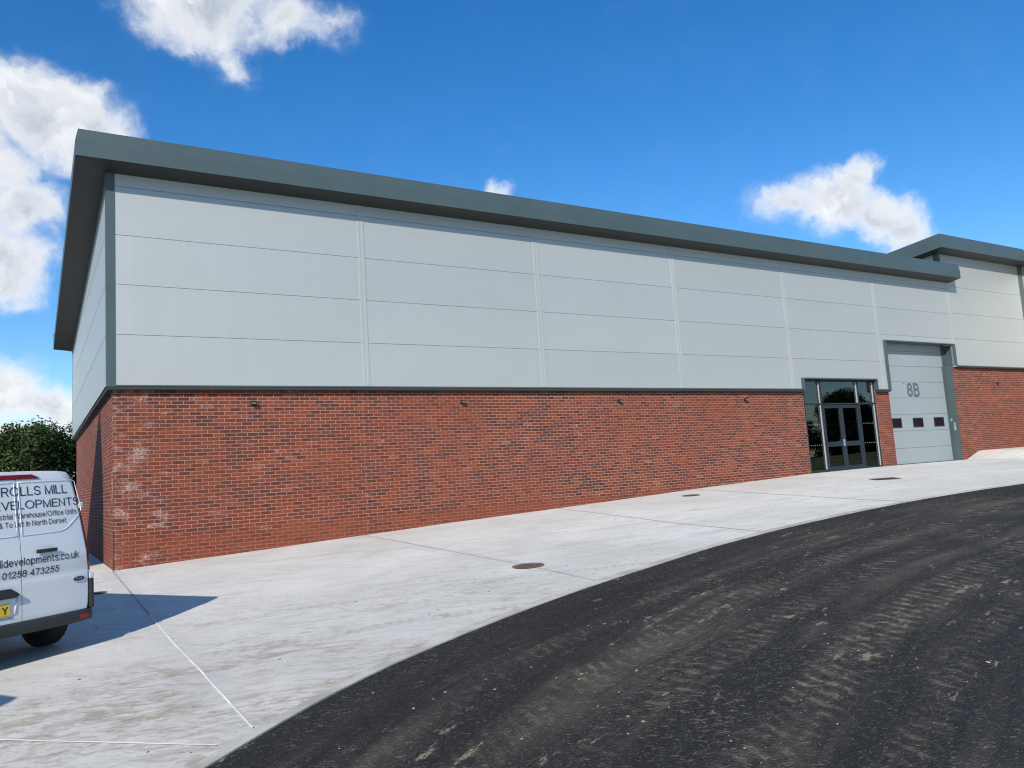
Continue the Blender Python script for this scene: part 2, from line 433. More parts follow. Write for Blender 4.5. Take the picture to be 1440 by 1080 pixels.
M['leaf_a'] = mat_leaf('mid_green_leaves', (.010, .022, .005), (.066, .100, .022))
M['leaf_b'] = mat_leaf('deep_green_leaves', (.009, .019, .006), (.048, .078, .020))

# ------------------------------------------------------------------ ground heights
WX = [-400, -60, -6, 0, 1.75, 4.1, 7.4, 11.7, 15.7, 20.3, 24.1, 28.9, 80, 400]
WZ = [-5.2, -4.6, -3.72, -3.524, -3.454, -3.355, -3.222, -3.074, -2.912, -2.766, -2.722, -2.72, -2.6, -2.6]
def interp(x, xs, ys):
    if x <= xs[0]: return ys[0]
    for i in range(len(xs)-1):
        if x <= xs[i+1]:
            t = (x-xs[i])/(xs[i+1]-xs[i]); return ys[i]+t*(ys[i+1]-ys[i])
    return ys[-1]
def sstep(x, a, b):
    t = min(1, max(0, (x-a)/(b-a))); return t*t*(3-2*t)
def g0(x, y):
    return interp(x, WX, WZ)+.03*max(min(y, 0), -40)
def g(x, y):
    z = g0(x, y)
    if x > 29.2 and y > -6:       # small ramp up to the next unit
        z += .33*min(1, max(0, (x-29.45)/1.0))**1.1*sstep(y, -3.2, -1.2)
    return z
EX = [-60, -25, -10, -6, -3, -1.5, -.51, 0, .69, 1.69, 3.23, 4.67, 7.28, 9.38, 11.72, 13.96, 17.1, 22, 30, 45, 80]
EY = [-40, -26, -18.4, -15.9, -13.6, -12.35, -11.46, -11.04, -10.52, -9.98, -9.33, -8.85, -8.12, -7.72, -7.46, -7.45, -7.80, -8.9, -11.6, -18, -36]
def edge(x):
    # smooth: average of a few samples
    s = .6
    return sum(interp(x+d*s, EX, EY) for d in (-1, -.5, 0, .5, 1))/5+.15

def frange(a, b, s):
    n = max(1, int(round((b-a)/s))); return [a+(b-a)*i/n for i in range(n+1)]

KW = .14
def uneven(x, y):
    return .006*mnoise.noise((x*.5, y*.5, 0))+.002*mnoise.noise((x*2.2, y*2.2, 3))
# apron
mb = MB()
xs = sorted(set([round(v, 3) for v in frange(-.035, 46, .35)]+[29.3, 29.5, 29.7]))
rows = []
for x in xs:
    e = edge(x)
    rows.append([(x, e+(.35-e)*t, g(x, e+(.35-e)*t)+uneven(x, e+(.35-e)*t)) for t in [i/40 for i in range(41)]])
mb.grid(rows)
rows = []
for x in frange(-26, -.035, .4):
    e = edge(x)
    rows.append([(x, e+(22-e)*t, g(x, e+(22-e)*t)+uneven(x, e+(22-e)*t)) for t in [i/70 for i in range(71)]])
mb.grid(rows)
tag(mb.build('concrete_apron', M['concrete'], smooth=True), 'pale brushed concrete apron with mud stains along the warehouse wall', 'pavement', kind='structure')
# edging strip
mb = MB()
xs = frange(-26, 46, .3)
top = [[(x, edge(x)-KW, g(x, edge(x))+.004) for x in xs], [(x, edge(x)+.01, g(x, edge(x))+.004+uneven(x, edge(x))) for x in xs]]
low = [[(x, edge(x)-KW-.002, g(x, edge(x))-.12) for x in xs], [(x, edge(x)-KW, g(x, edge(x))+.004) for x in xs]]
mb.grid(top); mb.grid(low)
tag(mb.build('kerb_strip', M['kerb']), 'narrow grey concrete edging between the apron and the tarmac', 'kerb', kind='structure')
# road
def road_z(x, y):
    return g(x, max(y, -40))-.012+.008*mnoise.noise((x*.4, y*.4, 7))+.004*mnoise.noise((x*1.7, y*1.7, 2))
mb = MB(); rows = []; uvs = []
xs = frange(-60, -6, .6)[:-1]+frange(-6, 24, .08)+frange(24, 80, .6)[1:]
vs_ = [0, .25, .5, .8, 1.1, 1.5, 2, 2.6, 3.3, 4.1, 5, 6, 7.2, 9, 11, 14, 18, 24, 32, 45]
s = 0; px_ = None
for x in xs:
    e = edge(x)-KW+.01
    if px_ is not None: s += math.hypot(x-px_[0], e-px_[1])
    px_ = (x, e)
    rows.append([(x, e-v+(.012*mnoise.noise((x*9, 0, 4)) if v == 0 else 0), road_z(x, e-v) if v > 0 else g(x, e)-.004) for v in vs_]); uvs += [(s, v) for v in vs_]
mb.grid(rows)
road = mb.build('asphalt_road', M['asphalt'], smooth=True, fix=False)
uvl = road.data.uv_layers.new(name='road')
for lp in road.data.loops: uvl.data[lp.index].uv = uvs[lp.vertex_index]
tag(road, 'freshly laid black tarmac with dry mud tracks', 'road', kind='structure')
# terrain to the horizon
mb = MB(); rows = []
xs = [-900, -500, -250, -120, -80]+frange(-60, 90, 5)+[130, 250, 500, 900]
ys = [-900, -500, -200, -100, -60]+frange(-50, 60, 5)+[90, 150, 300, 500, 900]
for x in xs:
    rows.append([(x, y, g0(max(-60, min(80, x)), y)-.35+1.9*sstep(x, 45, 75)*sstep(-y, 5, 30)) for y in ys])
mb.grid(rows)
tag(mb.build('ground', M['terrain'], smooth=True), 'rough green ground beyond the yard', 'ground', kind='structure')

# joints in the slab -------------------------------------------------
def ground_strip(name, path, w, mat, lift=.004, label=None, wob=0.0):
    mb = MB(); a = []; b = []
    pts = []
    for i in range(len(path)-1):
        p, q = path[i], path[i+1]; n = max(1, int(math.hypot(q[0]-p[0], q[1]-p[1])/.25))
        pts += [(p[0]+(q[0]-p[0])*k/n, p[1]+(q[1]-p[1])*k/n) for k in range(n)]
    pts.append(path[-1])
    for i, p in enumerate(pts):
        p0 = pts[max(0, i-1)]; p1 = pts[min(len(pts)-1, i+1)]
        d = Vector((p1[0]-p0[0], p1[1]-p0[1])).normalized(); n = Vector((-d.y, d.x))
        ww = w*(1+wob*mnoise.noise((p[0]*3, p[1]*3, 1)))
        sh = wob*.02*mnoise.noise((p[0]*1.5, p[1]*1.5, 5))
        for lst, sg in ((a, -1), (b, 1)):
            X = p[0]+n.x*(sg*ww/2+sh); Y = p[1]+n.y*(sg*ww/2+sh)
            lst.append((X, Y, g(X, Y)+uneven(X, Y)+lift))
    mb.grid([a, b])
    o = mb.build(name, mat)
    tag(o, label, 'joint', kind='structure')
    return o
ground_strip('slab_joint', [(-.06, .05), (-.10, -5.6)], .028, M['dark_groove'], label='slab joint running out from the brick corner')
ground_strip('joint_sealant', [(-.10, -5.6), (-.11, -7.4), (-.09, -10.93)], .019, M['sealant'], .008, 'white sealant line in the slab joint nearest the camera', .35)
ground_strip('joint_sealant', [(-.36, -11.10), (-.92, -10.51), (-1.62, -9.79), (-6, -5.4)], .018, M['sealant'], .008, 'white sealant line running diagonally across the near slab corner', .35)
ground_strip('slab_joint', [(4.93, .05), (4.80, -6.4), (4.63, -8.75)], .045, M['groove'], label='faint slab joint passing the round manhole cover')
ground_strip('slab_joint', [(10.2, .05), (9.2, -5.1), (8.88, -7.65)], .05, M['groove'], label='faint slab joint in the middle of the apron')
ground_strip('slab_joint', [(15.0, .05), (13.6, -6.1), (13.45, -7.3)], .06, M['groove'], label='faint slab joint before the entrance')

# ------------------------------------------------------------------ main warehouse
wh = empty('warehouse', (0, 0, -3.52))
OFF = Vector((0, 0, 3.52))
tag(wh, 'long industrial unit, silver grey cladding over red brick, door marked 8B and glazed entrance', 'warehouse')
def P(mbx, name, mat, parent, smooth=False, bevel=0):
    """build a mesh drawn in world coordinates under a parent thing / part"""
    o = mbx.build(name, mat, parent, smooth, bevel)
    root = parent
    while root.parent is not None: root = root.parent
    o.matrix_parent_inverse = Matrix.Translation(-Vector(root.location))
    if parent.parent is not None:
        o.matrix_parent_inverse = Matrix.Identity(4)
    return o

B = .12                                  # brick face
SX = -.04                                # brick side face
CX = -.155                               # cladding side face
DEPTH = 13.5
SL = .088                                # roof fall per metre to the back
ENT = (20.28, 24.17)                     # entrance opening
DOOR = (24.98, 29.17)                    # sectional door opening
base = -4.6
mb = MB()
mb.prism([(SX, B, base), (ENT[0], B, base), (ENT[0], .42, base), (.26, .42, base), (.26, DEPTH-.05, base), (SX, DEPTH-.05, base)], (0, 0, 4.57-.0))
P(mb, 'brick_wall', M['brick'], wh)
P(MB().box(ENT[1], DOOR[0], B, .42, base, -.05), 'brick_pier', M['brick'], wh)
# dark strip painted in for the shadow gap under the cladding
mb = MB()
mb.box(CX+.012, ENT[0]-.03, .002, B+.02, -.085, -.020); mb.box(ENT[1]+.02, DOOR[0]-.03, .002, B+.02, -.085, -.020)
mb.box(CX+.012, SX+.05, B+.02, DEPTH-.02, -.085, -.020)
P(mb, 'gap_shade_strip', M['gap'], wh)
mb = MB()
mb.box(CX-.006, 20.11, -.008, .0015, -.022, .004); mb.box(24.19, 24.80, -.008, .0015, -.022, .004)
P(mb, 'drip_trim', M['trim'], wh)
P(MB().box(-.046, -.030, B-.004, B+.02, -3.6, -2.80), 'movement_joint', M['gap'], wh)

def panels(mbx, xe, ze, holes, y0=0.0, y1=.05, gap=.0042):
    """rectangles between xe edges and ze edges, minus rectangular holes; each panel inset by gap"""
    for i in range(len(xe)-1):
        for k in range(len(ze)-1):
            X0, X1, Z0, Z1 = xe[i], xe[i+1], ze[k]+gap, ze[k+1]-gap
            xs = sorted({X0, X1} | {h for hole in holes for h in hole[:2] if X0 < h < X1})
            zs = sorted({Z0, Z1} | {h for hole in holes for h in hole[2:] if Z0 < h < Z1})
            for a in range(len(xs)-1):
                for b in range(len(zs)-1):
                    cx, cz = (xs[a]+xs[a+1])/2, (zs[b]+zs[b+1])/2
                    if any(h[0] < cx < h[1] and h[2] < cz < h[3] for h in holes): continue
                    mbx.poly([(xs[a], y0, zs[b]), (xs[a+1], y0, zs[b]), (xs[a+1], y0, zs[b+1]), (xs[a], y0, zs[b+1])])
            # lips of the joint
            for zz in (Z0, Z1):
                for a in range(len(xs)-1):
                    cx = (xs[a]+xs[a+1])/2
                    if any(h[0] < cx < h[1] and h[2] < zz < h[3] for h in holes): continue
                    mbx.poly([(xs[a], y0, zz), (xs[a+1], y0, zz), (xs[a+1], y1, zz), (xs[a], y1, zz)])
bays = [5.19+4.866*i for i in range(6)]
xe = [0]+bays
HE = (20.12, 24.18, -1, .345); HD = (24.82, 29.44, -1, 1.775); HB = (29.3, 29.6, -1, .95)
mb = MB(); panels(mb, xe, [0, 1, 2, 3, 4, 4.40], [HE, HD, HB])
P(mb, 'wall_cladding', M['clad'], wh)
# backing sheet shows as the dark joint lines
mb = MB()
for (a, b, c, d) in ((-.1, HE[0], .0, 4.36), (HE[0], HE[1], HE[3]+.01, 4.36), (HE[1], HD[0], 0, 4.36), (HD[0], HD[1], HD[3]+.01, 4.36), (HD[1], 29.5, .0+1.0, 4.36)):
    mb.box(a, b, .03, .09, c, d)
P(mb, 'joint_backing', M['seam'], wh)
for xb in bays:
    mb = MB()
    zb = .008 if xb < 20 else (1.80 if xb > 28 else .008)
    if abs(xb-24.66) < .1: zb = .008
    mb.box(xb-.150, xb-.098, -.010, .02, zb, 4.26); mb.box(xb-.098, xb-.052, -.005, .02, zb, 4.26); mb.box(xb-.052, xb, -.011, .02, zb, 4.26)
    P(mb, 'cover_strip', M['clad'], wh)
# corner trim
mb = MB()
mb.box(CX-.004, 0.0, -.012, .03, -.03, 4.27); mb.box(CX-.004, CX+.03, .03, .16, -.03, 4.245)
P(mb, 'corner_trim', M['trim'], wh)
# side cladding with sloping head
mb = MB()
def soff(y): return 4.25-SL*max(0, y)
ze = [0, 1, 2, 3, 4, 5]
for k in range(5):
    ys_ = [.16]+frange(.5, DEPTH, .5)
    for a, b in zip(ys_[:-1], ys_[1:]):
        z0 = ze[k]+.007
        z1a = min(ze[k+1]-.007, soff(a)); z1b = min(ze[k+1]-.007, soff(b))
        if z1a <= z0+.002: continue
        mb.poly([(CX, a, z0), (CX, b, z0), (CX, b, max(z0, z1b)), (CX, a, z1a)])
P(mb, 'side_cladding', M['clad'], wh)
mb = MB(); mb.prism([(CX+.03, .1, .0), (CX+.03, DEPTH, .0), (CX+.03, DEPTH, soff(DEPTH)-.02), (CX+.03, .1, 4.22)], (.05, 0, 0))
P(mb, 'joint_backing', M['seam'], wh)
mb = MB(); mb.prism([(CX-.02, .0, soff(0)-.005), (CX-.02, DEPTH, soff(DEPTH)-.005), (CX-.02, DEPTH, soff(DEPTH)-.17), (CX-.02, .0, soff(0)-.17)], (.018, 0, 0))
mb.box(CX-.006, CX+.05, DEPTH-.08, DEPTH+.01, -.03, soff(DEPTH)-.17)
P(mb, 'verge_trim', M['trim'], wh)

# fascia & soffit (profile: outstand, height above soffit line)
def eaves(thing, xl, xr, xcl, z_soff, over, depth, left_closed=True, right_end=None, names=('fascia', 'soffit', 'roof_sheet'), lover=None):
    """mono-pitch roof edge: front fascia, left verge falling to the back, optional square right end"""
    lo = over if lover is None else lover
    zb = z_soff+.085
    prof = [(over, zb-.004), (over, zb+.30), (over-.045, zb+.545), (over-.10, zb+.560)]
    mb = MB(); rows = []
    for (o, z) in prof:
        k = o/over*lo
        rows.append([(xcl-k, depth+over, z-SL*(depth+o)), (xcl-k, -o, z), (xr if right_end is None else right_end, -o, z)])
    mb.grid(rows)
    # inner return of the fascia bottom (a folded lip)
    xr_ = xr if right_end is None else right_end
    lip = [[(xcl-lo, depth+over, zb-.004-SL*(depth+over)), (xcl-lo, -over, zb-.004), (xr_, -over, zb-.004)],
           [(xcl-lo+.03, depth+over, zb-.004-SL*(depth+over)), (xcl-lo+.03, -over+.03, zb-.004), (xr_, -over+.03, zb-.004)]]
    mb.grid(lip)
    if right_end is not None:
        mb.poly([(right_end, -o, z) for o, z in prof]+[(right_end, .02, zb+.55), (right_end, .02, z_soff)])
    f = P(mb, names[0], M['trim'], thing)
    mb = MB()
    mb.grid([[(xcl-lo+.012, depth+over, z_soff+.077-SL*(depth+over)), (xcl-lo+.012, -over+.012, z_soff+.077), (xr_-.004, -over+.012, z_soff+.077)],
             [(xcl+.05, depth+over, z_soff-SL*(depth+over)), (xcl+.05, .05, z_soff-.006), (xr_-.004, .05, z_soff-.006)]])
    mb.poly([(xcl-lo, depth+over, z_soff+.062-SL*(depth+over)), (xcl+.2, depth+over, z_soff+.0-SL*(depth+over)), (xcl+.2, depth+over, z_soff+.6-SL*(depth+over)), (xcl-lo, depth+over, z_soff+.6-SL*(depth+over))])
    P(mb, names[1], M['soffit'], thing)
    mb = MB()
    o, z = prof[-1]
    mb.poly([(xcl-o/over*lo, -o, z), (xr_, -o, z), (xr_, depth+over, z-SL*(depth+over)), (xcl-o/over*lo, depth+over, z-SL*(depth+over))])
    P(mb, names[2], M['trim'], thing)
    # butt joints of the pressed lengths
    x = xcl+6.0
    while x < xr_-2:
        P(MB().box(x-.004, x+.004, -over-.003, -over+.004, zb+.01, zb+.285), 'fascia_joint', M['trim'], f); x += 6.0
    return f
eaves(wh, 0, 29.6, CX, 4.25, .5, DEPTH, right_end=29.6, lover=.555)
# back and right end of the building box (plain, unseen)
P(MB().box(.3, 29.0, DEPTH-.3, DEPTH-.06, base, 2.5), 'rear_wall', M['wall_in'], wh)

# ---- entrance screen
mb = MB()
mb.box(20.11, 20.27, -.016, .24, -.03, .36)                      # left trim
mb.box(24.17, 24.22, -.016, .24, -.03, .36)                      # right trim
mb.box(20.27, 24.17, -.016, .24, .335, .372)                     # head
P(mb, 'entrance_trim', M['trim'], wh)
YF = .20
GB = lambda x: g(x, .1)-.02
fr = MB()
zt, zb_, ztr = .335, -2.77, -.49
X0, X1 = 20.28, 24.17
muls = [X0+.03, 21.20, 23.22, X1-.03]
for xm in (X0+.035, 21.20, 23.22, X1-.035):
    fr.box(xm-.028, xm+.028, YF-.07, YF+.06, zb_-.06, zt)
for a, b in ((X0+.063, 21.172), (21.228, 23.192), (23.248, X1-.063)):
    fr.box(a, b, YF-.045, YF+.05, ztr-.026, ztr+.026); fr.box(a, b, YF-.045, YF+.05, zt-.06, zt)
for a, b in ((X0+.063, 21.172), (23.248, X1-.063)):
    fr.box(a, b, YF-.045, YF+.05, zb_-.06, zb_+.09)
fr.box(21.228, 23.192, YF-.03, YF+.05, zb_-.06, zb_+.015)
ef = P(fr, 'entrance_frame', M['frame'], wh, bevel=.006)
for a, b, c, d in ((X0+.06, 21.17, zb_+.08, ztr-.03), (23.25, X1-.06, zb_+.08, ztr-.03), (X0+.06, 21.17, ztr+.03, zt-.05), (21.23, 23.19, ztr+.03, zt-.05), (23.25, X1-.06, ztr+.03, zt-.05)):
    P(MB().box(a, b, YF+.004, YF+.012, c, d), 'glass_pane', M['glass'], ef)
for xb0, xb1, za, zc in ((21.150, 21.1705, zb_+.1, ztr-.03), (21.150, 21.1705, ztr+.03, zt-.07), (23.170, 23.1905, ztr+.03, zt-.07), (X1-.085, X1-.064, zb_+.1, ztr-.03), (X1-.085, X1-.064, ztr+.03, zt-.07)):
    P(MB().box(xb0, xb1, YF-.045, YF-.002, za, zc), 'sunlit_face_strip', M['sunlit_face'], ef)  # pale strips painted as the sunlit faces of mullions and right jamb
# manifestation dots
M['dots'] = simple('grey_dots', (.30, .31, .28), .6)
def dots(a, b, z):
    mb = MB(); x = a+.06
    while x < b-.04:
        mb.box(x-.012, x+.012, YF-.004, YF-.002, z-.012, z+.012); x += .105
    tag(P(mb, 'manifestation_dots', M['dots'], ef), kind='stuff')
for a, b in ((X0+.07, 21.165), (21.34, 22.12), (23.255, X1-.07)): dots(a, b, -1.18)
for a, b in ((X0+.07, 21.165), (23.255, X1-.07)): dots(a, b, -1.86)
for a, b, hs in ((21.24, 22.205, 1), (22.215, 23.18, -1)):
    d = MB(); z0, z1 = zb_+.02, ztr-.045
    d.box(a, a+.085, YF-.055, YF+.03, z0, z1); d.box(b-.085, b, YF-.055, YF+.03, z0, z1)
    d.box(a+.085, b-.085, YF-.05, YF+.03, z1-.10, z1); d.box(a+.085, b-.085, YF-.05, YF+.03, z0, z0+.16)
    d.box(a+.085, b-.085, YF-.05, YF+.03, -1.93, -1.77)
    do = P(d, 'entrance_door', M['frame'], wh, bevel=.005)
    P(MB().box(a+.09, b-.09, YF-.012, YF-.004, z0+.15, -1.92).box(a+.09, b-.09, YF-.012, YF-.004, -1.78, z1-.09), 'door_glass', M['glass'], do)
    if hs > 0:
        P(MB().box(b-.085, b-.015, YF-.085, YF-.056, -1.93, -1.70).tube([(b-.05, YF-.085, -1.76), (b-.05, YF-.125, -1.76), (b-.17, YF-.125, -1.76)], .011), 'door_handle', M['steel'], do)
# interior behind the glass
mb = MB()
mb.poly([(19.5, .25, zb_-.01), (24.6, .25, zb_-.01), (24.6, 9, zb_-.01), (19.5, 9, zb_-.01)])
P(mb, 'interior_floor', M['floor_in'], wh)
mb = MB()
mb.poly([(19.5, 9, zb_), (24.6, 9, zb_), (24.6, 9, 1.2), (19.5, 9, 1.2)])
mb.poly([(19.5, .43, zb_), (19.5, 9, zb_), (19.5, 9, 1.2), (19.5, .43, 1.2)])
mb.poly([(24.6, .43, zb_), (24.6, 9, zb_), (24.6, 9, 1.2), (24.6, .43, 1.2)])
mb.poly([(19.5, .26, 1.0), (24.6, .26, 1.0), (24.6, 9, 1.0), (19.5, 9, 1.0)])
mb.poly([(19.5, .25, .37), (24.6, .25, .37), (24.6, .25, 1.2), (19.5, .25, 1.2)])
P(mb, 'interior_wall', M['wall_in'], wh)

# ---- sectional door
YD = .42
mb = MB()
zs = [-2.76, -2.13, -1.50, -.885, -.27, .335, .93, 1.50, 2.05]
for z0, z1 in zip(zs[:-1], zs[1:]):
    mb.box(24.9, 29.2, YD, YD+.04, z0+.004, z1-.004)
sd = P(mb, 'sectional_door', M['door_panel'], wh, bevel=.004)
P(MB().box(24.9, 29.2, YD+.02, YD+.05, -2.8, 2.1), 'door_backing', M['seam'], sd)
for a, b in ((25.36, 26.02), (26.74, 27.39), (28.11, 28.78)):
    m_ = MB(); z0, z1 = -1.375, -1.02
    m_.box(a, b, YD-.014, YD-.001, z0, z0+.035); m_.box(a, b, YD-.014, YD-.001, z1-.035, z1)
    m_.box(a, a+.035, YD-.014, YD-.001, z0+.035, z1-.035); m_.box(b-.035, b, YD-.014, YD-.001, z0+.035, z1-.035)
    w_ = P(m_, 'vision_window', M['black'], sd)
    P(MB().box(a+.035, b-.035, YD-.008, YD-.001, z0+.035, z1-.035), 'window_pane', M['acrylic'], w_)
P(MB().box(24.9, 29.17, YD-.012, YD+.03, -2.80, -2.70), 'bottom_seal', M['black'], sd)

def arc_(cx, cy, rx, ry, a0, a1):
    n = max(4, int(abs(a1-a0)/18))
    return [(cx+rx*math.cos(R(a0+(a1-a0)*k/n)), cy+ry*math.sin(R(a0+(a1-a0)*k/n))) for k in range(n+1)]
def ell(cx, cy, rx, ry): return arc_(cx, cy, rx, ry, 90, 450)
GL = {
 'R': (.62, [[(0, 0), (0, 1), (.36, 1)]+arc_(.36, .75, .23, .25, 90, -90)+[(0, .5)], [(.34, .5), (.60, 0)]]),
 'O': (.84, [ell(.42, .5, .42, .5)]), 'L': (.48, [[(0, 1), (0, 0), (.48, 0)]]), 'I': (.0, [[(0, 0), (0, 1)]]),
 'S': (.60, [arc_(.30, .745, .27, .255, 15, 270)[:-1]+arc_(.30, .25, .29, .25, 90, -165)]),
 'M': (.72, [[(0, 0), (0, 1), (.36, 0), (.72, 1), (.72, 0)]]), 'D': (.64, [[(0, 0), (0, 1), (.27, 1)]+arc_(.27, .5, .37, .5, 90, -90)+[(0, 0)]]),
 'E': (.53, [[(.51, 1), (0, 1), (0, 0), (.53, 0)], [(0, .53), (.47, .53)]]), 'V': (.66, [[(0, 1), (.33, 0), (.66, 1)]]),
 'P': (.58, [[(0, 0), (0, 1), (.34, 1)]+arc_(.34, .735, .24, .265, 90, -90)+[(0, .47)]]), 'N': (.58, [[(0, 0), (0, 1), (.58, 0), (.58, 1)]]),
 'T': (.60, [[(0, 1), (.6, 1)], [(.3, 1), (.3, 0)]]), 'W': (.92, [[(0, 1), (.23, 0), (.46, 1), (.69, 0), (.92, 1)]]),
 'U': (.56, [[(0, 1), (0, .28)]+arc_(.28, .28, .28, .28, 180, 360)+[(.56, 1)]]), 'Y': (.6, [[(0, 1), (.3, .43), (.6, 1)], [(.3, .43), (.3, 0)]]),
 'B': (.60, [[(0, 0), (0, 1)], [(0, 1), (.32, 1)]+arc_(.32, .765, .20, .235, 90, -90)+[(.05, .53)], [(.05, .53), (.32, .53)]+arc_(.32, .265, .24, .265, 90, -90)+[(0, 0)]]),
 'a': (.48, [arc_(.25, .51, .21, .21, 160, 0)+[(.46, 0)], [(.46, .43), (.2, .39)]+arc_(.19, .195, .19, .195, 90, 270)+[(.33, .03), (.46, .17)]]),
 'e': (.48, [[(.02, .38)]+[(.48, .38)]+arc_(.25, .36, .235, .36, 5, 318)]), 'r': (.26, [[(0, 0), (0, .72)], [(0, .44)]+arc_(.24, .45, .24, .26, 180, 82)]),
 'h': (.42, [[(0, 0), (0, 1)], [(0, .44)]+arc_(.21, .48, .21, .24, 180, 0)+[(.42, 0)]]), 'n': (.42, [[(0, 0), (0, .72)], [(0, .44)]+arc_(.21, .48, .21, .24, 180, 0)+[(.42, 0)]]),
 'm': (.70, [[(0, 0), (0, .72)], [(0, .46)]+arc_(.175, .5, .175, .22, 180, 0)+[(.35, 0)], [(.35, .46)]+arc_(.525, .5, .175, .22, 180, 0)+[(.70, 0)]]),
 'u': (.42, [[(0, .72), (0, .24)]+arc_(.21, .24, .21, .24, 180, 360)+[(.42, .26)], [(.42, .72), (.42, 0)]]), 'o': (.5, [ell(.25, .36, .25, .36)]),
 's': (.42, [arc_(.21, .535, .19, .185, 20, 270)[:-1]+arc_(.21, .18, .20, .18, 90, -160)]), 'f': (.24, [[(.09, 0), (.09, .8)]+arc_(.25, .8, .16, .2, 180, 85), [(0, .7), (.24, .7)]]),
 'i': (.0, [[(0, 0), (0, .72)], [(0, .88), (0, .99)]]), 'l': (.0, [[(0, 0), (0, 1)]]), 'c': (.45, [arc_(.25, .36, .25, .36, 42, 318)]),
 'd': (.48, [ell(.24, .36, .24, .36), [(.48, 0), (.48, 1)]]), 't': (.25, [[(.11, .93), (.11, .12)]+arc_(.22, .12, .11, .12, 180, 285), [(0, .70), (.25, .70)]]),
 'v': (.42, [[(0, .72), (.21, 0), (.42, .72)]]), 'w': (.68, [[(0, .72), (.17, 0), (.34, .72), (.51, 0), (.68, .72)]]), 'k': (.42, [[(0, 0), (0, 1)], [(.39, .72), (0, .3)], [(.14, .43), (.42, 0)]]),
 'p': (.48, [ell(.24, .36, .24, .36), [(0, -.28), (0, .72)]]), '/': (.28, [[(0, -.02), (.28, 1)]]), '.': (.0, [[(0, .0), (0, .11)]]),
 '&': (.62, [[(.62, 0), (.14, .72)]+arc_(.28, .82, .16, .18, 190, -10)+[(.08, .36)]+arc_(.25, .22, .2, .22, 150, 330)+[(.6, .42)]]),
 '0': (.52, [ell(.26, .5, .26, .5)]), '1': (.34, [[(.04, .76), (.28, 1), (.28, 0)]]), '2': (.52, [arc_(.26, .72, .25, .28, 165, -32)+[(.0, .02), (.52, .02)]]),
 '3': (.52, [arc_(.25, .745, .22, .255, 160, -85), arc_(.25, .255, .26, .255, 85, -160)]), '4': (.54, [[(.42, 0), (.42, 1), (.0, .27), (.54, .27)]]),
 '5': (.52, [[(.48, 1), (.12, 1), (.06, .52)]+arc_(.26, .335, .26, .335, 128, -155)]), '7': (.5, [[(.0, 1), (.5, 1), (.2, 0)]]),
 '8': (.54, [ell(.27, .755, .225, .245), ell(.27, .26, .27, .26)]),
}
def stroke_text(txt, th, gap=.11):
    """letters as ribbons of one weight: vertices (x, y, layer), faces, left edge of every letter, total width; cap height 1"""
    V, Fc, left = [], [], []; x = 0
    for ch in txt:
        left.append(x)
        if ch == ' ':
            x += .36; continue
        adv, strokes = GL[ch]
        for li, st in enumerate(strokes):
            pts = [Vector((x+th/2+p[0]*1.0, th/2+p[1]*(1-th), 0)) for p in st]
            pts = [p for i, p in enumerate(pts) if i == 0 or (p-pts[i-1]).length > 1e-4]
            closed = (pts[0]-pts[-1]).length < 1e-3
            b = len(V); n = len(pts)
            for i, p in enumerate(pts):
                d0 = (p-pts[i-1]).normalized() if i else ((pts[-1]-pts[-2]).normalized() if closed else None)
                d1 = (pts[i+1]-p).normalized() if i < n-1 else ((pts[1]-pts[0]).normalized() if closed else None)
                if d0 is None: d0 = d1
                if d1 is None: d1 = d0
                n0 = Vector((-d0.y, d0.x, 0)); n1 = Vector((-d1.y, d1.x, 0)); m_ = n0+n1
                if m_.length < .3: m_ = n1
                m_.normalize(); k = th/2/max(.38, m_.dot(n1))
                q = p.copy()
                if not closed and i == 0: q = p-d1*th*.5
                if not closed and i == n-1: q = p+d0*th*.5
                V.append((q.x+m_.x*k, q.y+m_.y*k, li)); V.append((q.x-m_.x*k, q.y-m_.y*k, li))
            for i in range(n-1): Fc.append([b+2*i, b+2*i+1, b+2*i+3, b+2*i+2])
        x += adv+th+gap
    return V, Fc, left, x-gap
vs, fs, _, tw = stroke_text('8B', .20, .10)
mb = MB(); mb.v = [(26.60+v[0]/tw*.82, YD-.003-v[2]*.0006, -.235+v[1]*.54) for v in vs]; mb.f = fs
mb.box(26.36, 26.50, YD-.004, YD-.002, .275, .305)
P(mb, 'unit_number', M['number'], sd)
# surround of the door
mb = MB()
mb.box(24.80, 24.96, -.018, .02, -.035, 1.80)                        # left flashing on the cladding
mb.box(24.96, 24.985, -.018, .44, -.035, 1.775)
mb.box(24.96, 29.47, -.018, .03, 1.772, 1.805)                       # head
mb.box(24.985, 29.34, .03, .44, 1.775, 1.80)
mb.box(29.34, 29.47, -.018, .44, .95, 1.772)                         # right reveal by the cladding
mb.box(29.165, 29.34, .385, .45, .95, 1.772)
mb.box(29.165, 29.198, .085, .45, -2.85, .95)                        # right steel jamb
mb.box(29.09, 29.165, .385, .415, -2.85, .95)
P(mb, 'door_surround', M['trim'], wh)
P(MB().box(29.155, 29.168, .18, .26, -1.55, -1.25).box(29.15, 29.168, .30, .37, -1.2, -1.1), 'door_control', M['steel'], wh)

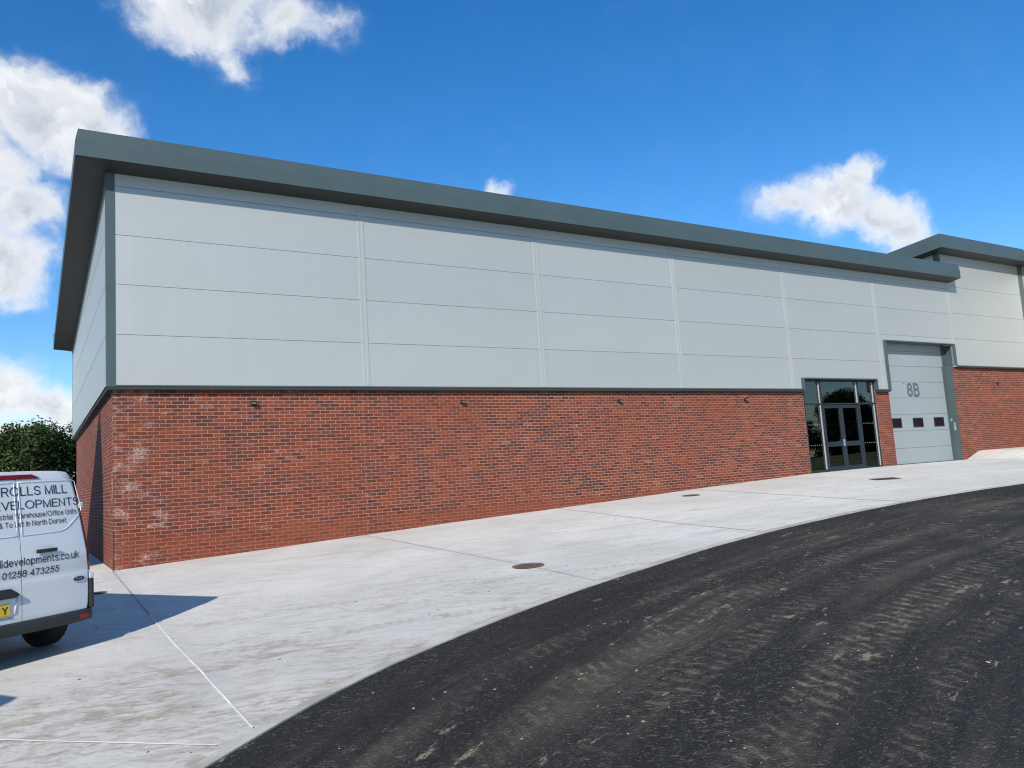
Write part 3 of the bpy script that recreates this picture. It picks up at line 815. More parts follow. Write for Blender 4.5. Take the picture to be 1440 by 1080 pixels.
# ------------------------------------------------------------------ the next unit
nu = empty('neighbouring_unit', (32, 0, -2.5))
tag(nu, 'taller grey clad unit stepping up beyond the 8B door, on its own brick base', 'warehouse')
mb = MB(); mb.prism([(29.2, B, -4.2), (35.6, B, -4.2), (35.6, .6, -4.2), (29.2, .6, -4.2)], (0, 0, 4.2+.93))
P(mb, 'brick_wall', M['brick'], nu)
mb = MB(); panels(mb, [29.52, 35.12], [.95, 2.02, 3.05, 4.12, 5.03, 5.5], [])
mb.poly([(29.17, 0, 4.3), (29.52, 0, 4.3), (29.52, 0, 5.02), (29.17, 0, 5.02)]); mb.poly([(29.17, 0, 5.034), (29.52, 0, 5.034), (29.52, 0, 5.45), (29.17, 0, 5.45)])
P(mb, 'wall_cladding', M['clad'], nu)
P(MB().box(29.3, 35.1, .03, .09, .95, 5.45), 'joint_backing', M['seam'], nu)
P(MB().box(29.5, 35.2, .003, B+.02, .885, .925), 'gap_shade_strip', M['gap'], nu)  # dark strip painted in for the gap shade here too
P(MB().box(29.48, 35.13, -.01, .01, .925, .962), 'drip_trim', M['trim'], nu)
P(MB().box(29.0, 29.18, -.014, .03, 4.3, 5.43).box(29.0, 29.03, .03, .16, 4.3, 5.42), 'corner_trim', M['trim'], nu)
mb = MB()
for a, b in zip(frange(.16, 12, 1)[:-1], frange(.16, 12, 1)[1:]):
    mb.poly([(29.01, a, 3), (29.01, b, 3), (29.01, b, 5.4-SL*b), (29.01, a, 5.4-SL*a)])
P(mb, 'side_cladding', M['clad'], nu)
P(MB().box(35.12, 35.46, -.014, .03, .93, 5.43), 'end_trim', M['trim'], nu)
P(MB().poly([(34.92, .05, 5.394), (35.47, .05, 5.394), (35.47, -.01, 5.394), (34.95, -.495, 5.474), (34.92, -.495, 5.474)]), 'soffit', M['soffit'], nu)
eaves(nu, 0, 34.93, 29.0, 5.40, .5, 12.0, names=('fascia', 'soffit', 'roof_sheet'))
# ------------------------------------------------------------------ third unit, projecting
pu = empty('projecting_unit', (37, -2, -2.5))
tag(pu, 'sliver of a pale clad unit projecting forward at the far right edge', 'warehouse')
mb = MB(); mb.box(35.48, 44, -4.0, .5, .95, 5.43)
P(mb, 'wall_cladding', M['clad'], pu)
P(MB().box(35.6, 43.9, -3.88, .5, -4.2, .94), 'brick_wall', M['brick'], pu)
mb = MB()
zb = 5.40+.07
prof = [(0, 5.4), (.5, zb), (.5, zb+.29), (.415, zb+.535), (0, zb+.55)]
mb.grid([[(35.46-o, -o if 0 else -.5*1.0+(.5-o), z), (35.46-o, -4.0-o, z), (44, -4.0-o, z)] for o, z in prof])
P(mb, 'fascia', M['trim'], pu)

# ------------------------------------------------------------------ wall lights
def wall_light(x, z, y=B, tilt=0.0):
    t = empty('wall_light', (x, y, z))
    b = MB(); b.box(-.055, .055, -.018, .0, -.06, .05); b.tube([(0, -.012, 0), (0, -.075, .012)], .014)
    b.build('back_plate', M['black'], t, bevel=.004)
    h = MB(); h.box(-.085, .085, -.05, .05, -.022, .022)
    for k in range(6): h.box(-.07+k*.026, -.063+k*.026, -.035, .045, .022, .034)
    ho = h.build('lamp_head', M['black'], t, bevel=.003)
    ho.location = (0, -.115, .02); ho.rotation_euler = (R(32), 0, tilt)
    l = MB().box(-.058, .058, -.0535, -.0505, -.011, .011).build('lens', M['lens'], ho)
    l2 = MB().box(-.07, .07, -.038, .038, -.026, -.0225).build('light_panel', M['lens'], ho)
    t.scale = (.72, .72, .72)
    return t
WL = [(2.60, -.36, 'nearest the brick corner'), (7.58, -.36, 'second from the brick corner'), (12.49, -.36, 'third from the brick corner'), (17.49, -.345, 'nearest the glazed entrance')]
for x, z, d in WL:
    tag(wall_light(x, z, tilt=rnd.uniform(-.15, .15)), 'small black floodlight under the cladding on the brick wall, '+d, 'wall light', 'wall lights under the cladding')
tag(wall_light(32.45, .29), 'small black floodlight on the brick base of the taller unit right of the 8B door', 'wall light', 'wall lights under the cladding')

# ------------------------------------------------------------------ covers in the slab
def disc(mbx, cx, cy, r, lift, seg=40, r0=0, squash=1):
    """flat ring or disc following the slab"""
    pts = [(cx+r*math.cos(a), cy+r*math.sin(a)) for a in [k*2*math.pi/seg for k in range(seg)]]
    if r0 == 0:
        mbx.poly([(x, y, g(x, y)+uneven(cx, cy)+lift) for x, y in pts])
    else:
        ins = [(cx+r0*math.cos(a), cy+r0*math.sin(a)) for a in [k*2*math.pi/seg for k in range(seg)]]
        for k in range(seg):
            k2 = (k+1) % seg
            mbx.poly([(x, y, g(x, y)+uneven(cx, cy)+lift) for x, y in (pts[k], pts[k2], ins[k2], ins[k])])
def manhole(cx, cy, r, label):
    t = empty('manhole_cover', (cx, cy, g(cx, cy)))
    mb = MB(); disc(mb, cx, cy, r, .012, r0=r*.86); P(mb, 'cover_frame', M['iron_frame'], t)
    mb = MB(); disc(mb, cx, cy, r*.855, .009)
    n = 7
    for i in range(-n, n+1):
        for k in range(-n, n+1):
            x, y = cx+i*r*.11, cy+k*r*.11
            if math.hypot(x-cx, y-cy) < r*.78 and (i+k) % 2 == 0:
                z = g(x, y)+uneven(cx, cy)
                mb.box(x-r*.035, x+r*.035, y-r*.035, y+r*.035, z+.009, z+.015)
    P(mb, 'cover_plate', M['iron'], t)
    tag(t, label, 'manhole cover', 'round covers in the slab')
manhole(4.74, -6.97, .235, 'rusty round manhole cover in the middle of the concrete near the tarmac edge')
manhole(13.5, -1.32, .24, 'round manhole cover close to the brick wall left of the entrance')
manhole(-.50, -2.75, .13, 'small rusty round drain cover between the van and the brick corner')
quad = [(18.15, -3.34), (18.70, -3.74), (18.25, -4.30), (17.83, -3.80)]
t = empty('drain_grating', (18.23, -3.8, g(18.23, -3.8)))
mb = MB()
def qp(a, b):
    x = (quad[0][0]*(1-a)+quad[1][0]*a)*(1-b)+(quad[3][0]*(1-a)+quad[2][0]*a)*b
    y = (quad[0][1]*(1-a)+quad[1][1]*a)*(1-b)+(quad[3][1]*(1-a)+quad[2][1]*a)*b
    return x, y
def qpoly(a0, a1, b0, b1, lift):
    pts = [qp(a0, b0), qp(a1, b0), qp(a1, b1), qp(a0, b1)]
    mb.poly([(x, y, g(x, y)+lift) for x, y in pts])
for a0, a1, b0, b1 in ((0, 1, 0, .06), (0, 1, .94, 1), (0, .06, .06, .94), (.94, 1, .06, .94)): qpoly(a0, a1, b0, b1, .014)
P(mb, 'grating_frame', M['iron'], t)
mb = MB(); qpoly(.06, .94, .06, .94, .008); P(mb, 'grating_well', M['gap'], t)
mb = MB()
for k in range(12): qpoly(.075+k*.073, .12+k*.073, .06, .94, .012)
P(mb, 'grating_bars', M['iron'], t)
tag(t, 'rusty square drain grating in the slab before the glazed entrance', 'drain cover')

# ------------------------------------------------------------------ mud and chips lying on the road
def clods(name, mat, n, smin, smax, seed, label, on_road=True, flat=.35):
    r_ = random.Random(seed); mb = MB()
    c = 0
    while c < n:
        x = r_.uniform(-3.5, 22); v = r_.uniform(.05, 6.5)
        band = max(math.exp(-((v-b)/.3)**2) for b in (1.15, 2.0, 2.75, 3.75, 4.5, 5.6))
        if r_.random() > .25+.75*band: continue
        y = edge(x)-KW-v if on_road else edge(x)+.1+abs(r_.gauss(0, 2.4))
        if not on_road and y > -.3: continue
        if mnoise.noise((x*.45, y*.6, seed)) < -.12: continue
        z = road_z(x, y) if on_road else g(x, y)+uneven(x, y)
        s_ = smin+(smax-smin)*r_.random()**3
        k = r_.randint(5, 7); a0 = r_.random()*6.28
        el = r_.uniform(.9, 1.9); ro = r_.gauss(.35, .5)
        ring = []; topr = []
        for q in range(k):
            a = a0+q*2*math.pi/k; rr = s_*r_.uniform(.7, 1.2)
            dx, dy = rr*math.cos(a)*el, rr*math.sin(a)
            X = x+dx*math.cos(ro)-dy*math.sin(ro); Y = y+dx*math.sin(ro)+dy*math.cos(ro)
            ring.append((X, Y, z-.004)); topr.append((x+(X-x)*.55, y+(Y-y)*.55, z+s_*flat*r_.uniform(.6, 1.2)))
        b = len(mb.v); mb.v += ring+topr
        for q in range(k):
            q2 = (q+1) % k; mb.f.append([b+q, b+q2, b+k+q2, b+k+q])
        mb.f.append([b+k+q for q in range(k)])
        c += 1
    o = mb.build(name, mat, fix=False)
    tag(o, label, 'mud', kind='stuff')
clods('mud_clods', M['clod'], 1300, .003, .015, 3, 'dry brown mud clods scattered along the tyre tracks on the tarmac')
clods('stone_chips', M['chip'], 600, .002, .008, 5, 'pale stone chips scattered over the black tarmac')
clods('mud_crumbs', simple('dark_crumbs', (.10, .075, .05), .9), 300, .004, .018, 9, 'dark crumbs of mud lying on the concrete apron', on_road=False)

# ------------------------------------------------------------------ van
yaw, roll = R(60), R(.9)
Lv = Vector((math.sin(yaw)*math.cos(roll), math.cos(yaw)*math.cos(roll), math.sin(roll)))
F0 = Vector((-math.cos(yaw), math.sin(yaw), 0.0)); Fv = (F0-Lv*F0.dot(Lv)).normalized(); Uv = Lv.cross(Fv)
Ov = Vector((-1.637, -7.389, -3.765))
XF = Matrix(((Lv.x, Fv.x, Uv.x, Ov.x), (Lv.y, Fv.y, Uv.y, Ov.y), (Lv.z, Fv.z, Uv.z, Ov.z), (0, 0, 0, 1)))
van = empty('van'); van.matrix_world = XF
tag(van, 'white panel van with dark sign writing on its rear doors, parked beside the brick corner', 'van')

def mat_paint():
    m, nt, bs = material('white_van_paint')
    tc = nt.node('ShaderNodeTexCoord').outputs['Object']
    x, y, z = nt.xyz(tc)
    f, _ = nt.noise(tc, 2.5, 6, .65)
    dirt = nt.math('MULTIPLY', nt.step(f, .42, .75), nt.math('SUBTRACT', 1.0, nt.math('MULTIPLY', nt.step(z, .4, 1.2), .6)))
    nt.set(bs.inputs['Base Color'], nt.mix(nt.math('MULTIPLY', dirt, .35), (.62, .645, .67), (.47, .46, .43)))
    bs.inputs['Roughness'].default_value = .28
    bs.inputs['Coat Weight'].default_value = .6; bs.inputs['Coat Roughness'].default_value = .06
    return m
M['paint'] = mat_paint()
M['letters'] = simple('navy_vinyl', (.012, .014, .03), .4)
M['letters2'] = simple('maroon_vinyl', (.060, .022, .045), .45)
M['red_lens'] = simple('red_lens', (.16, .008, .012), .15, 0, .1, 5)
M['bumper'] = simple('grey_bumper_plastic', (.022, .025, .027), .6, 0, .12, 4)
M['tyre'] = simple('tyre_rubber', (.012, .012, .012), .8)
M['alloy'] = simple('wheel_steel', (.25, .25, .26), .4, .6)
M['plate'] = simple('yellow_number_plate', (.72, .47, .015), .4)
M['dark_glass'] = simple('van_glass', (.015, .02, .022), .05)

OUT = [(.88, .345), (.93, .39), (.950, .46), (.957, .58), (.958, .72), (.953, .86), (.940, 1.02), (.920, 1.20), (.898, 1.38), (.876, 1.54), (.854, 1.66), (.838, 1.74), (.824, 1.800), (.800, 1.850), (.76, 1.879), (.66, 1.893), (.45, 1.900), (.25, 1.903), (0, 1.905)]
def hw(w):
    return interp(w, [q[1] for q in OUT], [q[0] for q in OUT])
def rear(u, w):
    r_ = .0
    if w > 1.0: r_ += .13*(w-1.0)
    if w > 1.80: r_ += 1.4*(w-1.80)**2
    if .68 < w < 1.0: r_ += -.0
    r_ += .030*(min(1, abs(u)/.93))**4
    # shallow waist crease
    r_ += .010*math.exp(-((w-.83)/.035)**2)
    return r_
def top_v(v):
    return interp(v, [0, .6, 3.0, 3.35, 4.25, 4.75, 4.95, 5.0], [1.905, 1.91, 1.90, 1.84, 1.20, 1.02, .86, .75])
mb = MB(); rows = []
full = OUT+[(-a, b) for a, b in OUT[-2::-1]]
lv = len(OUT)
NC = 16
body_rows = []
# rear face grid rows by height
for (h, w) in OUT[:-1]:
    he = max(.05, h-.045)
    wr = w
    body_rows.append([(he*(1-2*k/NC), rear(he*(1-2*k/NC), w), wr) for k in range(NC+1)])
mb.grid(body_rows)
# corner rounding and the sides
def ring(v, first=False):
    tv = top_v(v); out = []
    for (h, w) in full:
        if tv < 1.88 and w > .5: w2 = .5+(w-.5)*(tv-.5)/1.405
        else: w2 = w
        k = 1 if v < 4.2 else 1-.22*((v-4.2)/.8)**2
        out.append((h*k, v, w2))
    return out
ra = []
for (h, w) in full:
    s_ = 1 if h >= 0 else -1
    he = max(0, abs(h)-.045)
    ra.append((s_*he if h else 0, rear(he, w), w if w < 1.87 else w-.006))
rb = [(h*(1 if w > 1.85 else .0)+(0 if w > 1.85 else (abs(h)-.010)*(1 if h > 0 else -1)), rear(h, w)+.028, w) for h, w in full]
rc = [(h, rear(h, w)+.085, w) for h, w in full]
rings = [ra, rb, rc]+[ring(v) for v in (.45, 1.0, 2.0, 3.0, 3.35, 3.7, 4.0, 4.25, 4.5, 4.75, 4.9, 4.97)]
mb.grid(rings)
mb.poly(rings[-1]); mb.poly([r_[0] for r_ in rings]+[r_[-1] for r_ in rings][::-1])
bo = mb.mesh('body')
bm = bmesh.new(); bm.from_mesh(bo); bmesh.ops.remove_doubles(bm, verts=bm.verts, dist=.004)
bmesh.ops.recalc_face_normals(bm, faces=bm.faces); bm.to_mesh(bo); bm.free()
body = link('body', bo, M['paint'], van, smooth=True)
bo.shade_smooth() if hasattr(bo, 'shade_smooth') else None

SPL = .192
def shell(ufun0, ufun1, w0, w1, lift, nu_=14, nw=40, thick=.012):
    """patch of the rear surface lifted off the body, with turned edges"""
    mbx = MB(); rws = []
    for i in range(nw+1):
        w = w0+(w1-w0)*i/nw; a, b = ufun0(w), ufun1(w)
        rws.append([(a+(b-a)*k/nu_, rear(a+(b-a)*k/nu_, w)-lift, w) for k in range(nu_+1)])
    mbx.grid(rws)
    loop = rws[0]+[r_[-1] for r_ in rws[1:]]+rws[-1][::-1][1:]+[r_[0] for r_ in rws[::-1][1:-1]]
    b = len(mbx.v); n = len(loop)
    mbx.v += loop+[(p[0], p[1]+thick, p[2]) for p in loop]
    for i in range(n):
        j = (i+1) % n; mbx.f.append([b+i, b+j, b+n+j, b+n+i])
    return mbx
def rnd_edge(w): return hw(w)-.055-(.05*max(0, (w-1.72)/.1)**2 if w > 1.72 else 0)
rd = shell(lambda w: SPL+.004, rnd_edge, .405, 1.815, .010).build('rear_door', M['paint'], van, smooth=False)
ld = shell(lambda w: -rnd_edge(w), lambda w: SPL-.004, .405, 1.815, .010).build('rear_door', M['paint'], van, smooth=False)
for d in (rd, ld):
    for p in d.data.polygons: p.use_smooth = True
    mod = d.modifiers.new('edges', 'EDGE_SPLIT'); mod.split_angle = R(40)
def S(u, w, lift=.012): return (u, rear(u, w)-lift, w)
# dark shut line between the doors
mb = MB(); mb.grid([[S(SPL-.006, w, .004) for w in frange(.40, 1.83, .05)], [S(SPL+.006, w, .004) for w in frange(.40, 1.83, .05)]])
mb.build('shut_line', M['black'], van)
# window blanks: pressed panel with raised lip
def blank(pts, parent):
    n = len(pts); c = (sum(p[0] for p in pts)/n, sum(p[1] for p in pts)/n)
    den = []
    for i in range(n):
        p, q = pts[i], pts[(i+1) % n]; k = max(1, int(math.dist(p, q)/.05))
        den += [(p[0]+(q[0]-p[0])*j/k, p[1]+(q[1]-p[1])*j/k) for j in range(k)]
    m_ = MB(); path = [S(u, w, .012) for u, w in den]; path.append(path[0])
    m_.tube(path, .0042, 8)
    return m_.build('window_lip', M['paint'], parent, smooth=True)
def arc(cx, cy, r_, a0, a1, n=6): return [(cx+r_*math.cos(R(a0+(a1-a0)*k/n)), cy+r_*math.sin(R(a0+(a1-a0)*k/n))) for k in range(n+1)]
blank([(.215, 1.785), (.80, 1.785), (.822, 1.77), (.845, 1.64), (.872, 1.50), (.868, 1.455), (.84, 1.41), (.71, 1.295), (.665, 1.268), (.61, 1.252), (.215, 1.245)], rd)
blank([(.170, 1.785), (-.80, 1.785), (-.822, 1.77), (-.845, 1.64), (-.872, 1.50), (-.868, 1.455), (-.84, 1.41), (-.67, 1.285), (-.625, 1.262), (-.57, 1.250), (.170, 1.245)], ld)
# high level brake lamp
mb = MB(); pts = [S(-.40, 1.822, .0), S(.39, 1.822, .0), S(.44, 1.826, .0), S(.36, 1.866, 0), (.0, rear(0, 1.866), 1.866), S(-.36, 1.866, 0), S(-.44, 1.826, 0)]
mb.prism(pts, (0, -.022, 0)); mb.build('brake_light', M['red_lens'], van, bevel=.003)
# sign writing on the doors
def write(txt, idx, u_idx, u_right, w_base, cap, mat, parent, th=.10, lift=.0132):
    vs, fs, left, tw = stroke_text(txt, th)
    sx = (u_right-u_idx)/(tw-left[idx])
    mbx = MB(); mbx.v = [S(u_right-(tw-v[0])*sx, w_base+v[1]*cap, lift+v[2]*.0002) for v in vs]; mbx.f = fs
    return mbx.build('lettering', mat, parent, fix=False)
write('ROLLS MILL', 6, .486, .728, 1.649, .094, M['letters'], rd, .105)
write('DEVELOPMENTS', 2, .036, .856, 1.514, .085, M['letters'], rd, .105)
write('Industrial Warehouse/Office Units', 11, .158, .817, 1.420, .056, M['letters2'], rd, .115)
write('& To Let in North Dorset', 2, .056, .689, 1.336, .056, M['letters2'], rd, .115)
write('www.rollsmilldevelopments.co.uk', 12, -.003, .798, .952, .078, M['letters'], rd, .11)
write('01258 473255', 0, .004, .578, .836, .068, M['letters'], rd, .13)
# pull handle
mb = MB(); mb.box(.334, .552, -.030, -.012, 1.052, 1.090); mb.build('door_handle', M['black'], rd, bevel=.008)
m_ = MB(); m_.poly([S(.455+.075*math.cos(a), 1.071+.052*math.sin(a), .0125) for a in [k*math.pi/10 for k in range(20)]]); m_.build('handle_recess', simple('shaded_paint', (.55, .57, .6), .3), rd)
# plate handle and number plate
mb = MB(); mb.prism([S(-.54, .648, .01), S(.13, .648, .01), S(.152, .665, .01), S(.152, .683, .01), S(.07, .742, .01), S(-.47, .742, .01), S(-.54, .683, .01)], (0, -.035, 0)); mb.build('plate_lamp_trim', M['black'], ld, bevel=.006)
mb = MB(); mb.prism([S(-.446, .484, .012), S(.074, .484, .012), S(.074, .595, .012), S(-.446, .595, .012)], (0, -.008, 0)); npl = mb.build('number_plate', M['plate'], ld, bevel=.003)
vs, fs, _, tw = stroke_text('Y', .17)
mb = MB(); mb.v = [S(-.006+v[0]/tw*.055, .502+v[1]*.072, .0215+v[2]*.0005) for v in vs]; mb.f = fs; mb.build('lettering', M['letters'], npl, fix=False)
mb = MB(); mb.tube([S(u, w, .010) for u, w in [(-.48, .466)]+[(.09, .460), (.125, .495), (.135, .59), (.15, .635)]], .008, 8); mb.build('plate_recess_lip', M['paint'], ld, smooth=True)
# oval badge with script
mb = MB(); mb.prism([S(.795+.072*math.cos(a), .731+.029*math.sin(a), .0105) for a in [k*math.pi/16 for k in range(32)]], (0, -.007, 0)); bd = mb.build('oval_badge', M['steel'], rd)
mb = MB(); mb.poly([S(.795+.063*math.cos(a), .731+.022*math.sin(a), .0185) for a in [k*math.pi/16 for k in range(32)]]); mb.build('badge_field', simple('navy_enamel', (.008, .015, .06), .2), bd)
GF = [[(-.040, .013), (-.030, .016), (-.012, .014)], [(-.030, .016), (-.036, -.010), (-.042, -.013)], [(-.036, .001), (-.022, .003)], [(-.014, -.004), (-.009, .003), (-.003, -.001), (-.008, -.009), (-.014, -.004)], [(.003, .003), (.002, -.009)], [(.002, -.002), (.010, .003)], [(.026, -.001), (.018, .002), (.014, -.006), (.020, -.009), (.026, -.001)], [(.031, .013), (.025, -.006), (.031, -.009)]]
mb = MB()
for k, st in enumerate(GF): mb.tube([S(.795+a, .731+b, .019) for a, b in st], .0013, 5)
mb.build('lettering', M['steel'], bd)
# hinges
for s_, dpar in ((1, rd), (-1, ld)):
    for w in (1.507, .742):
        h = hw(w); m_ = MB(); m_.box(min(s_*(h-.03), s_*(h+.022)), max(s_*(h-.03), s_*(h+.022)), rear(h, w)-.012, rear(h, w)+.075, w-.035, w+.035); m_.build('hinge', M['paint'], dpar, bevel=.008)
# tail lamps wrapped on the corners
for s_ in (1, -1):
    m_ = MB(); ws = frange(.80, 1.58, .05)
    m_.grid([[(s_*(hw(w)-.022), rear(hw(w), w)+.010, w) for w in ws], [(s_*(hw(w)+.006), rear(hw(w), w)+.030, w) for w in ws], [(s_*(hw(w)+.008), rear(hw(w), w)+.10, w) for w in ws], [(s_*(hw(w)-.01), rear(hw(w), w)+.13, w) for w in ws]])
    m_.build('tail_light', M['red_lens'], van, smooth=True)
# bumper
def bump_y(u): return -.075+.10*(abs(u)/.95)**6
us = frange(-.952, .952, .06)
m_ = MB()
prof = [(.02, .275), (-.040, .29), (-.055, .345), (-.035, .395), (.02, .402), (.10, .405)]
m_.grid([[(u, bump_y(u)+dy+.045, w) for u in us] for dy, w in prof])
for s_ in (1, -1):
    q = .952*s_
    m_.grid([[(q*.992, bump_y(q)+.065, .275), (q, .12, .29), (q*.995, .5, .30), (q*.99, .55, .30)],
             [(q*1.003, bump_y(q)+.0, .34), (q*1.012, .12, .34), (q*1.01, .5, .34), (q*.99, .55, .34)],
             [(q*1.00, bump_y(q)+.06, .405), (q*1.010, .12, .42), (q*1.008, .5, .42), (q*.99, .55, .42)]])
bu = m_.build('bumper', M['bumper'], van, smooth=True)
for s_ in (1, -1):
    m_ = MB(); m_.box(min(s_*.918, s_*.966), max(s_*.918, s_*.966), -.004, .11, .40, .715); m_.build('bumper_end', M['black'], bu, bevel=.015)
    u = .81*s_
    m_ = MB(); m_.box(u-.05, u+.05, bump_y(u)-.022, bump_y(u)+.03, .315, .360); m_.build('reflector', M['red_lens'], bu, bevel=.004)
m_ = MB(); m_.box(-.80, .80, .12, 4.7, .27, .50); m_.build('underbody', M['black'], van)
# wheels
def wheel(u, v, s_):
    rr, ww = .335, .215
    def lathe(prof, mat, name, parent):
        mbx = MB(); seg = 40; rws = []
        for (x, r_) in prof: rws.append([(u+x*s_, v+r_*math.cos(k*2*math.pi/seg), .335+r_*math.sin(k*2*math.pi/seg)) for k in range(seg+1)])
        mbx.grid(rws); return mbx.build(name, mat, parent, smooth=True)
    w_ = lathe([(-.10, .20), (-.108, .27), (-.10, .318), (-.075, rr), (.075, rr), (.10, .318), (.108, .27), (.10, .20)], M['tyre'], 'wheel', van)
    lathe([(.10, .205), (.085, .19), (.05, .17), (.06, .08), (.075, .05), (.075, .0)], M['alloy'], 'rim', w_)
    lathe([(-.10, .205), (-.06, .19), (-.05, .0)], M['alloy'], 'rim', w_)
for v in (.66, 3.60):
    for s_ in (1, -1): wheel(.80*s_, v, s_)
# glazing, lamps and mirrors at the front
m_ = MB(); m_.grid([[(u, 3.42, 1.83) for u in (-.72, 0, .72)], [(u, 4.20, 1.245) for u in (-.80, 0, .80)]])
m_.v = [(x, y-.0, z+.035) for x, y, z in m_.v]; m_.build('windscreen', M['dark_glass'], van)
for s_ in (1, -1):
    m_ = MB(); m_.poly([(s_*(hw(1.25)+.004), 3.05, 1.22), (s_*(hw(1.25)+.004), 3.95, 1.22), (s_*(hw(1.5)+.002), 3.62, 1.5), (s_*(hw(1.66)+.004), 3.38, 1.66), (s_*(hw(1.66)+.004), 3.05, 1.66)]); m_.build('side_window', M['dark_glass'], van, fix=False)
    m_ = MB(); m_.box(min(s_*.97, s_*1.16), max(s_*.97, s_*1.16), 3.82, 3.92, 1.16, 1.42); m_.build('door_mirror', M['black'], van, bevel=.03)
    m_ = MB(); m_.box(min(s_*.52, s_*.80), max(s_*.52, s_*.80), 4.80, 4.93, .78, .93); m_.build('headlight', M['lens'], van, bevel=.03)

def copy_tree(o, parent=None):
    c = o.copy(); COL.objects.link(c)
    if parent is not None: c.parent = parent
    for ch in list(o.children): copy_tree(ch, c)
    return c
van2 = copy_tree(van)  # unseen copy of the van, added for the shadow tip it throws
X2 = XF.copy(); X2.translation = Ov+Vector((-2.35, -3.63, g(-4, -11.0)-g(-1.637, -7.389))); van2.matrix_world = X2
tag(van2, 'unseen copy of the white van, added outside the left edge to throw a shadow tip')

# ------------------------------------------------------------------ trees
def make_tree(name, h, rad, seed, leafmat, n=30000, leaf=.088, low=.06):
    r_ = random.Random(seed)
    root = empty(name)
    t = MB(); t.tube([(0, 0, -.3), (.05, 0, h*.2), (-.05, .08, h*.5), (0, 0, h*.85)], [h*.03, h*.024, h*.016, h*.004], 8)
    for k in range(9):
        a = r_.random()*6.28; z0 = h*r_.uniform(.2, .6); l = rad*r_.uniform(.5, .85)
        t.tube([(0, 0, z0), (math.cos(a)*l*.5, math.sin(a)*l*.5, z0+h*.09), (math.cos(a)*l, math.sin(a)*l, z0+h*.22)], [h*.010, h*.007, h*.002], 6)
    t.build('trunk', M['bark'], root, smooth=True)
    # clumps through the crown
    cl = []
    for k in range(120):
        zz = h*r_.uniform(low, .97)
        prof = math.sin(math.pi*min(1, max(0.0, (zz/h)*.80+.20)))**.55
        a = r_.random()*6.28; d = rad*prof*math.sqrt(r_.random())
        s_ = rad*r_.uniform(.12, .30)
        cl.append((Vector((math.cos(a)*d, math.sin(a)*d, zz-s_*.3)), s_))
    vs, fs, tint = [], [], []
    for i in range(n):
        c, s_ = cl[r_.randrange(len(cl))]
        d = Vector((r_.gauss(0, 1), r_.gauss(0, 1), r_.gauss(0, .8))).normalized()
        p = c+d*s_*(r_.random()**.4)*1.12
        nrm = (d+Vector((r_.gauss(0, .55), r_.gauss(0, .55), r_.gauss(.35, .5)))).normalized()
        a = nrm.cross(Vector((r_.gauss(0, 1), r_.gauss(0, 1), r_.gauss(0, 1)))).normalized(); b = nrm.cross(a)
        L = leaf*r_.uniform(.6, 1.35); W = L*.55
        q = len(vs)
        vs += [p-a*L, p-b*W+nrm*L*.12, p+a*L, p+b*W+nrm*L*.12]
        fs.append((q, q+1, q+2, q+3)); tt = min(1, max(0, r_.gauss(.45, .25))); tint += [tt]*4
    me = bpy.data.meshes.new('crown'); me.from_pydata([tuple(v) for v in vs], [], fs)
    at = me.attributes.new('tint', 'FLOAT', 'POINT'); at.data.foreach_set('value', tint)
    link('crown', me, leafmat, root)
    return root
def place(src, loc, rz, sc, first):
    if first: r_ = src
    else:
        r_ = src.copy(); COL.objects.link(r_)
        for ch in src.children:
            c = ch.copy(); COL.objects.link(c); c.parent = r_
    r_.location = loc; r_.rotation_euler = (0, 0, rz); r_.scale = (sc, sc, sc)
    return r_
tA = make_tree('broadleaf_tree', 5.9, 2.9, 11, M['leaf_a'])
tB = make_tree('broadleaf_tree', 5.6, 3.0, 23, M['leaf_b'])
spots = [(tA, -1.2, 30.0, .3, 1.00, 1, 'bushy green tree behind the van, its crown the highest beside the grey wall'),
         (tB, -5.4, 30.6, 1.2, .96, 1, 'dark green bushy tree at the left edge behind the van roof'),
         (tA, 2.2, 32.2, 2.4, 1.05, 0, 'bushy tree partly hidden by the warehouse side wall'),
         (tB, -3.2, 33.0, 4.0, 1.02, 0, 'dark tree filling the gap behind the front row, left of the grey wall'),
         (tA, -9.5, 32.0, 5.0, 1.0, 0, 'green tree just outside the left edge in the same row'),
         (tB, 5.2, 34.0, .9, 1.08, 0, 'dark green tree behind the back of the warehouse')]
for src, x, y, rz, sc, fi, lb in spots:
    tag(place(src, (x, y, g0(x, y)-.3), rz, sc, fi), lb, 'tree', 'trees beyond the yard')
for k, (x, y, rz, sc) in enumerate([(78, -52, 1, 1.3), (88, -47, 2, 1.5), (97, -42, 3, 1.2), (108, -60, 4, 1.7), (70, -45, 5, 1.1)]):
    src = (tA, tB)[k % 2]
    tag(place(src, (x, y, g0(x, y)+1.4), rz, sc, 0), 'tree across the road that the entrance glass reflects', 'tree', 'trees across the road')

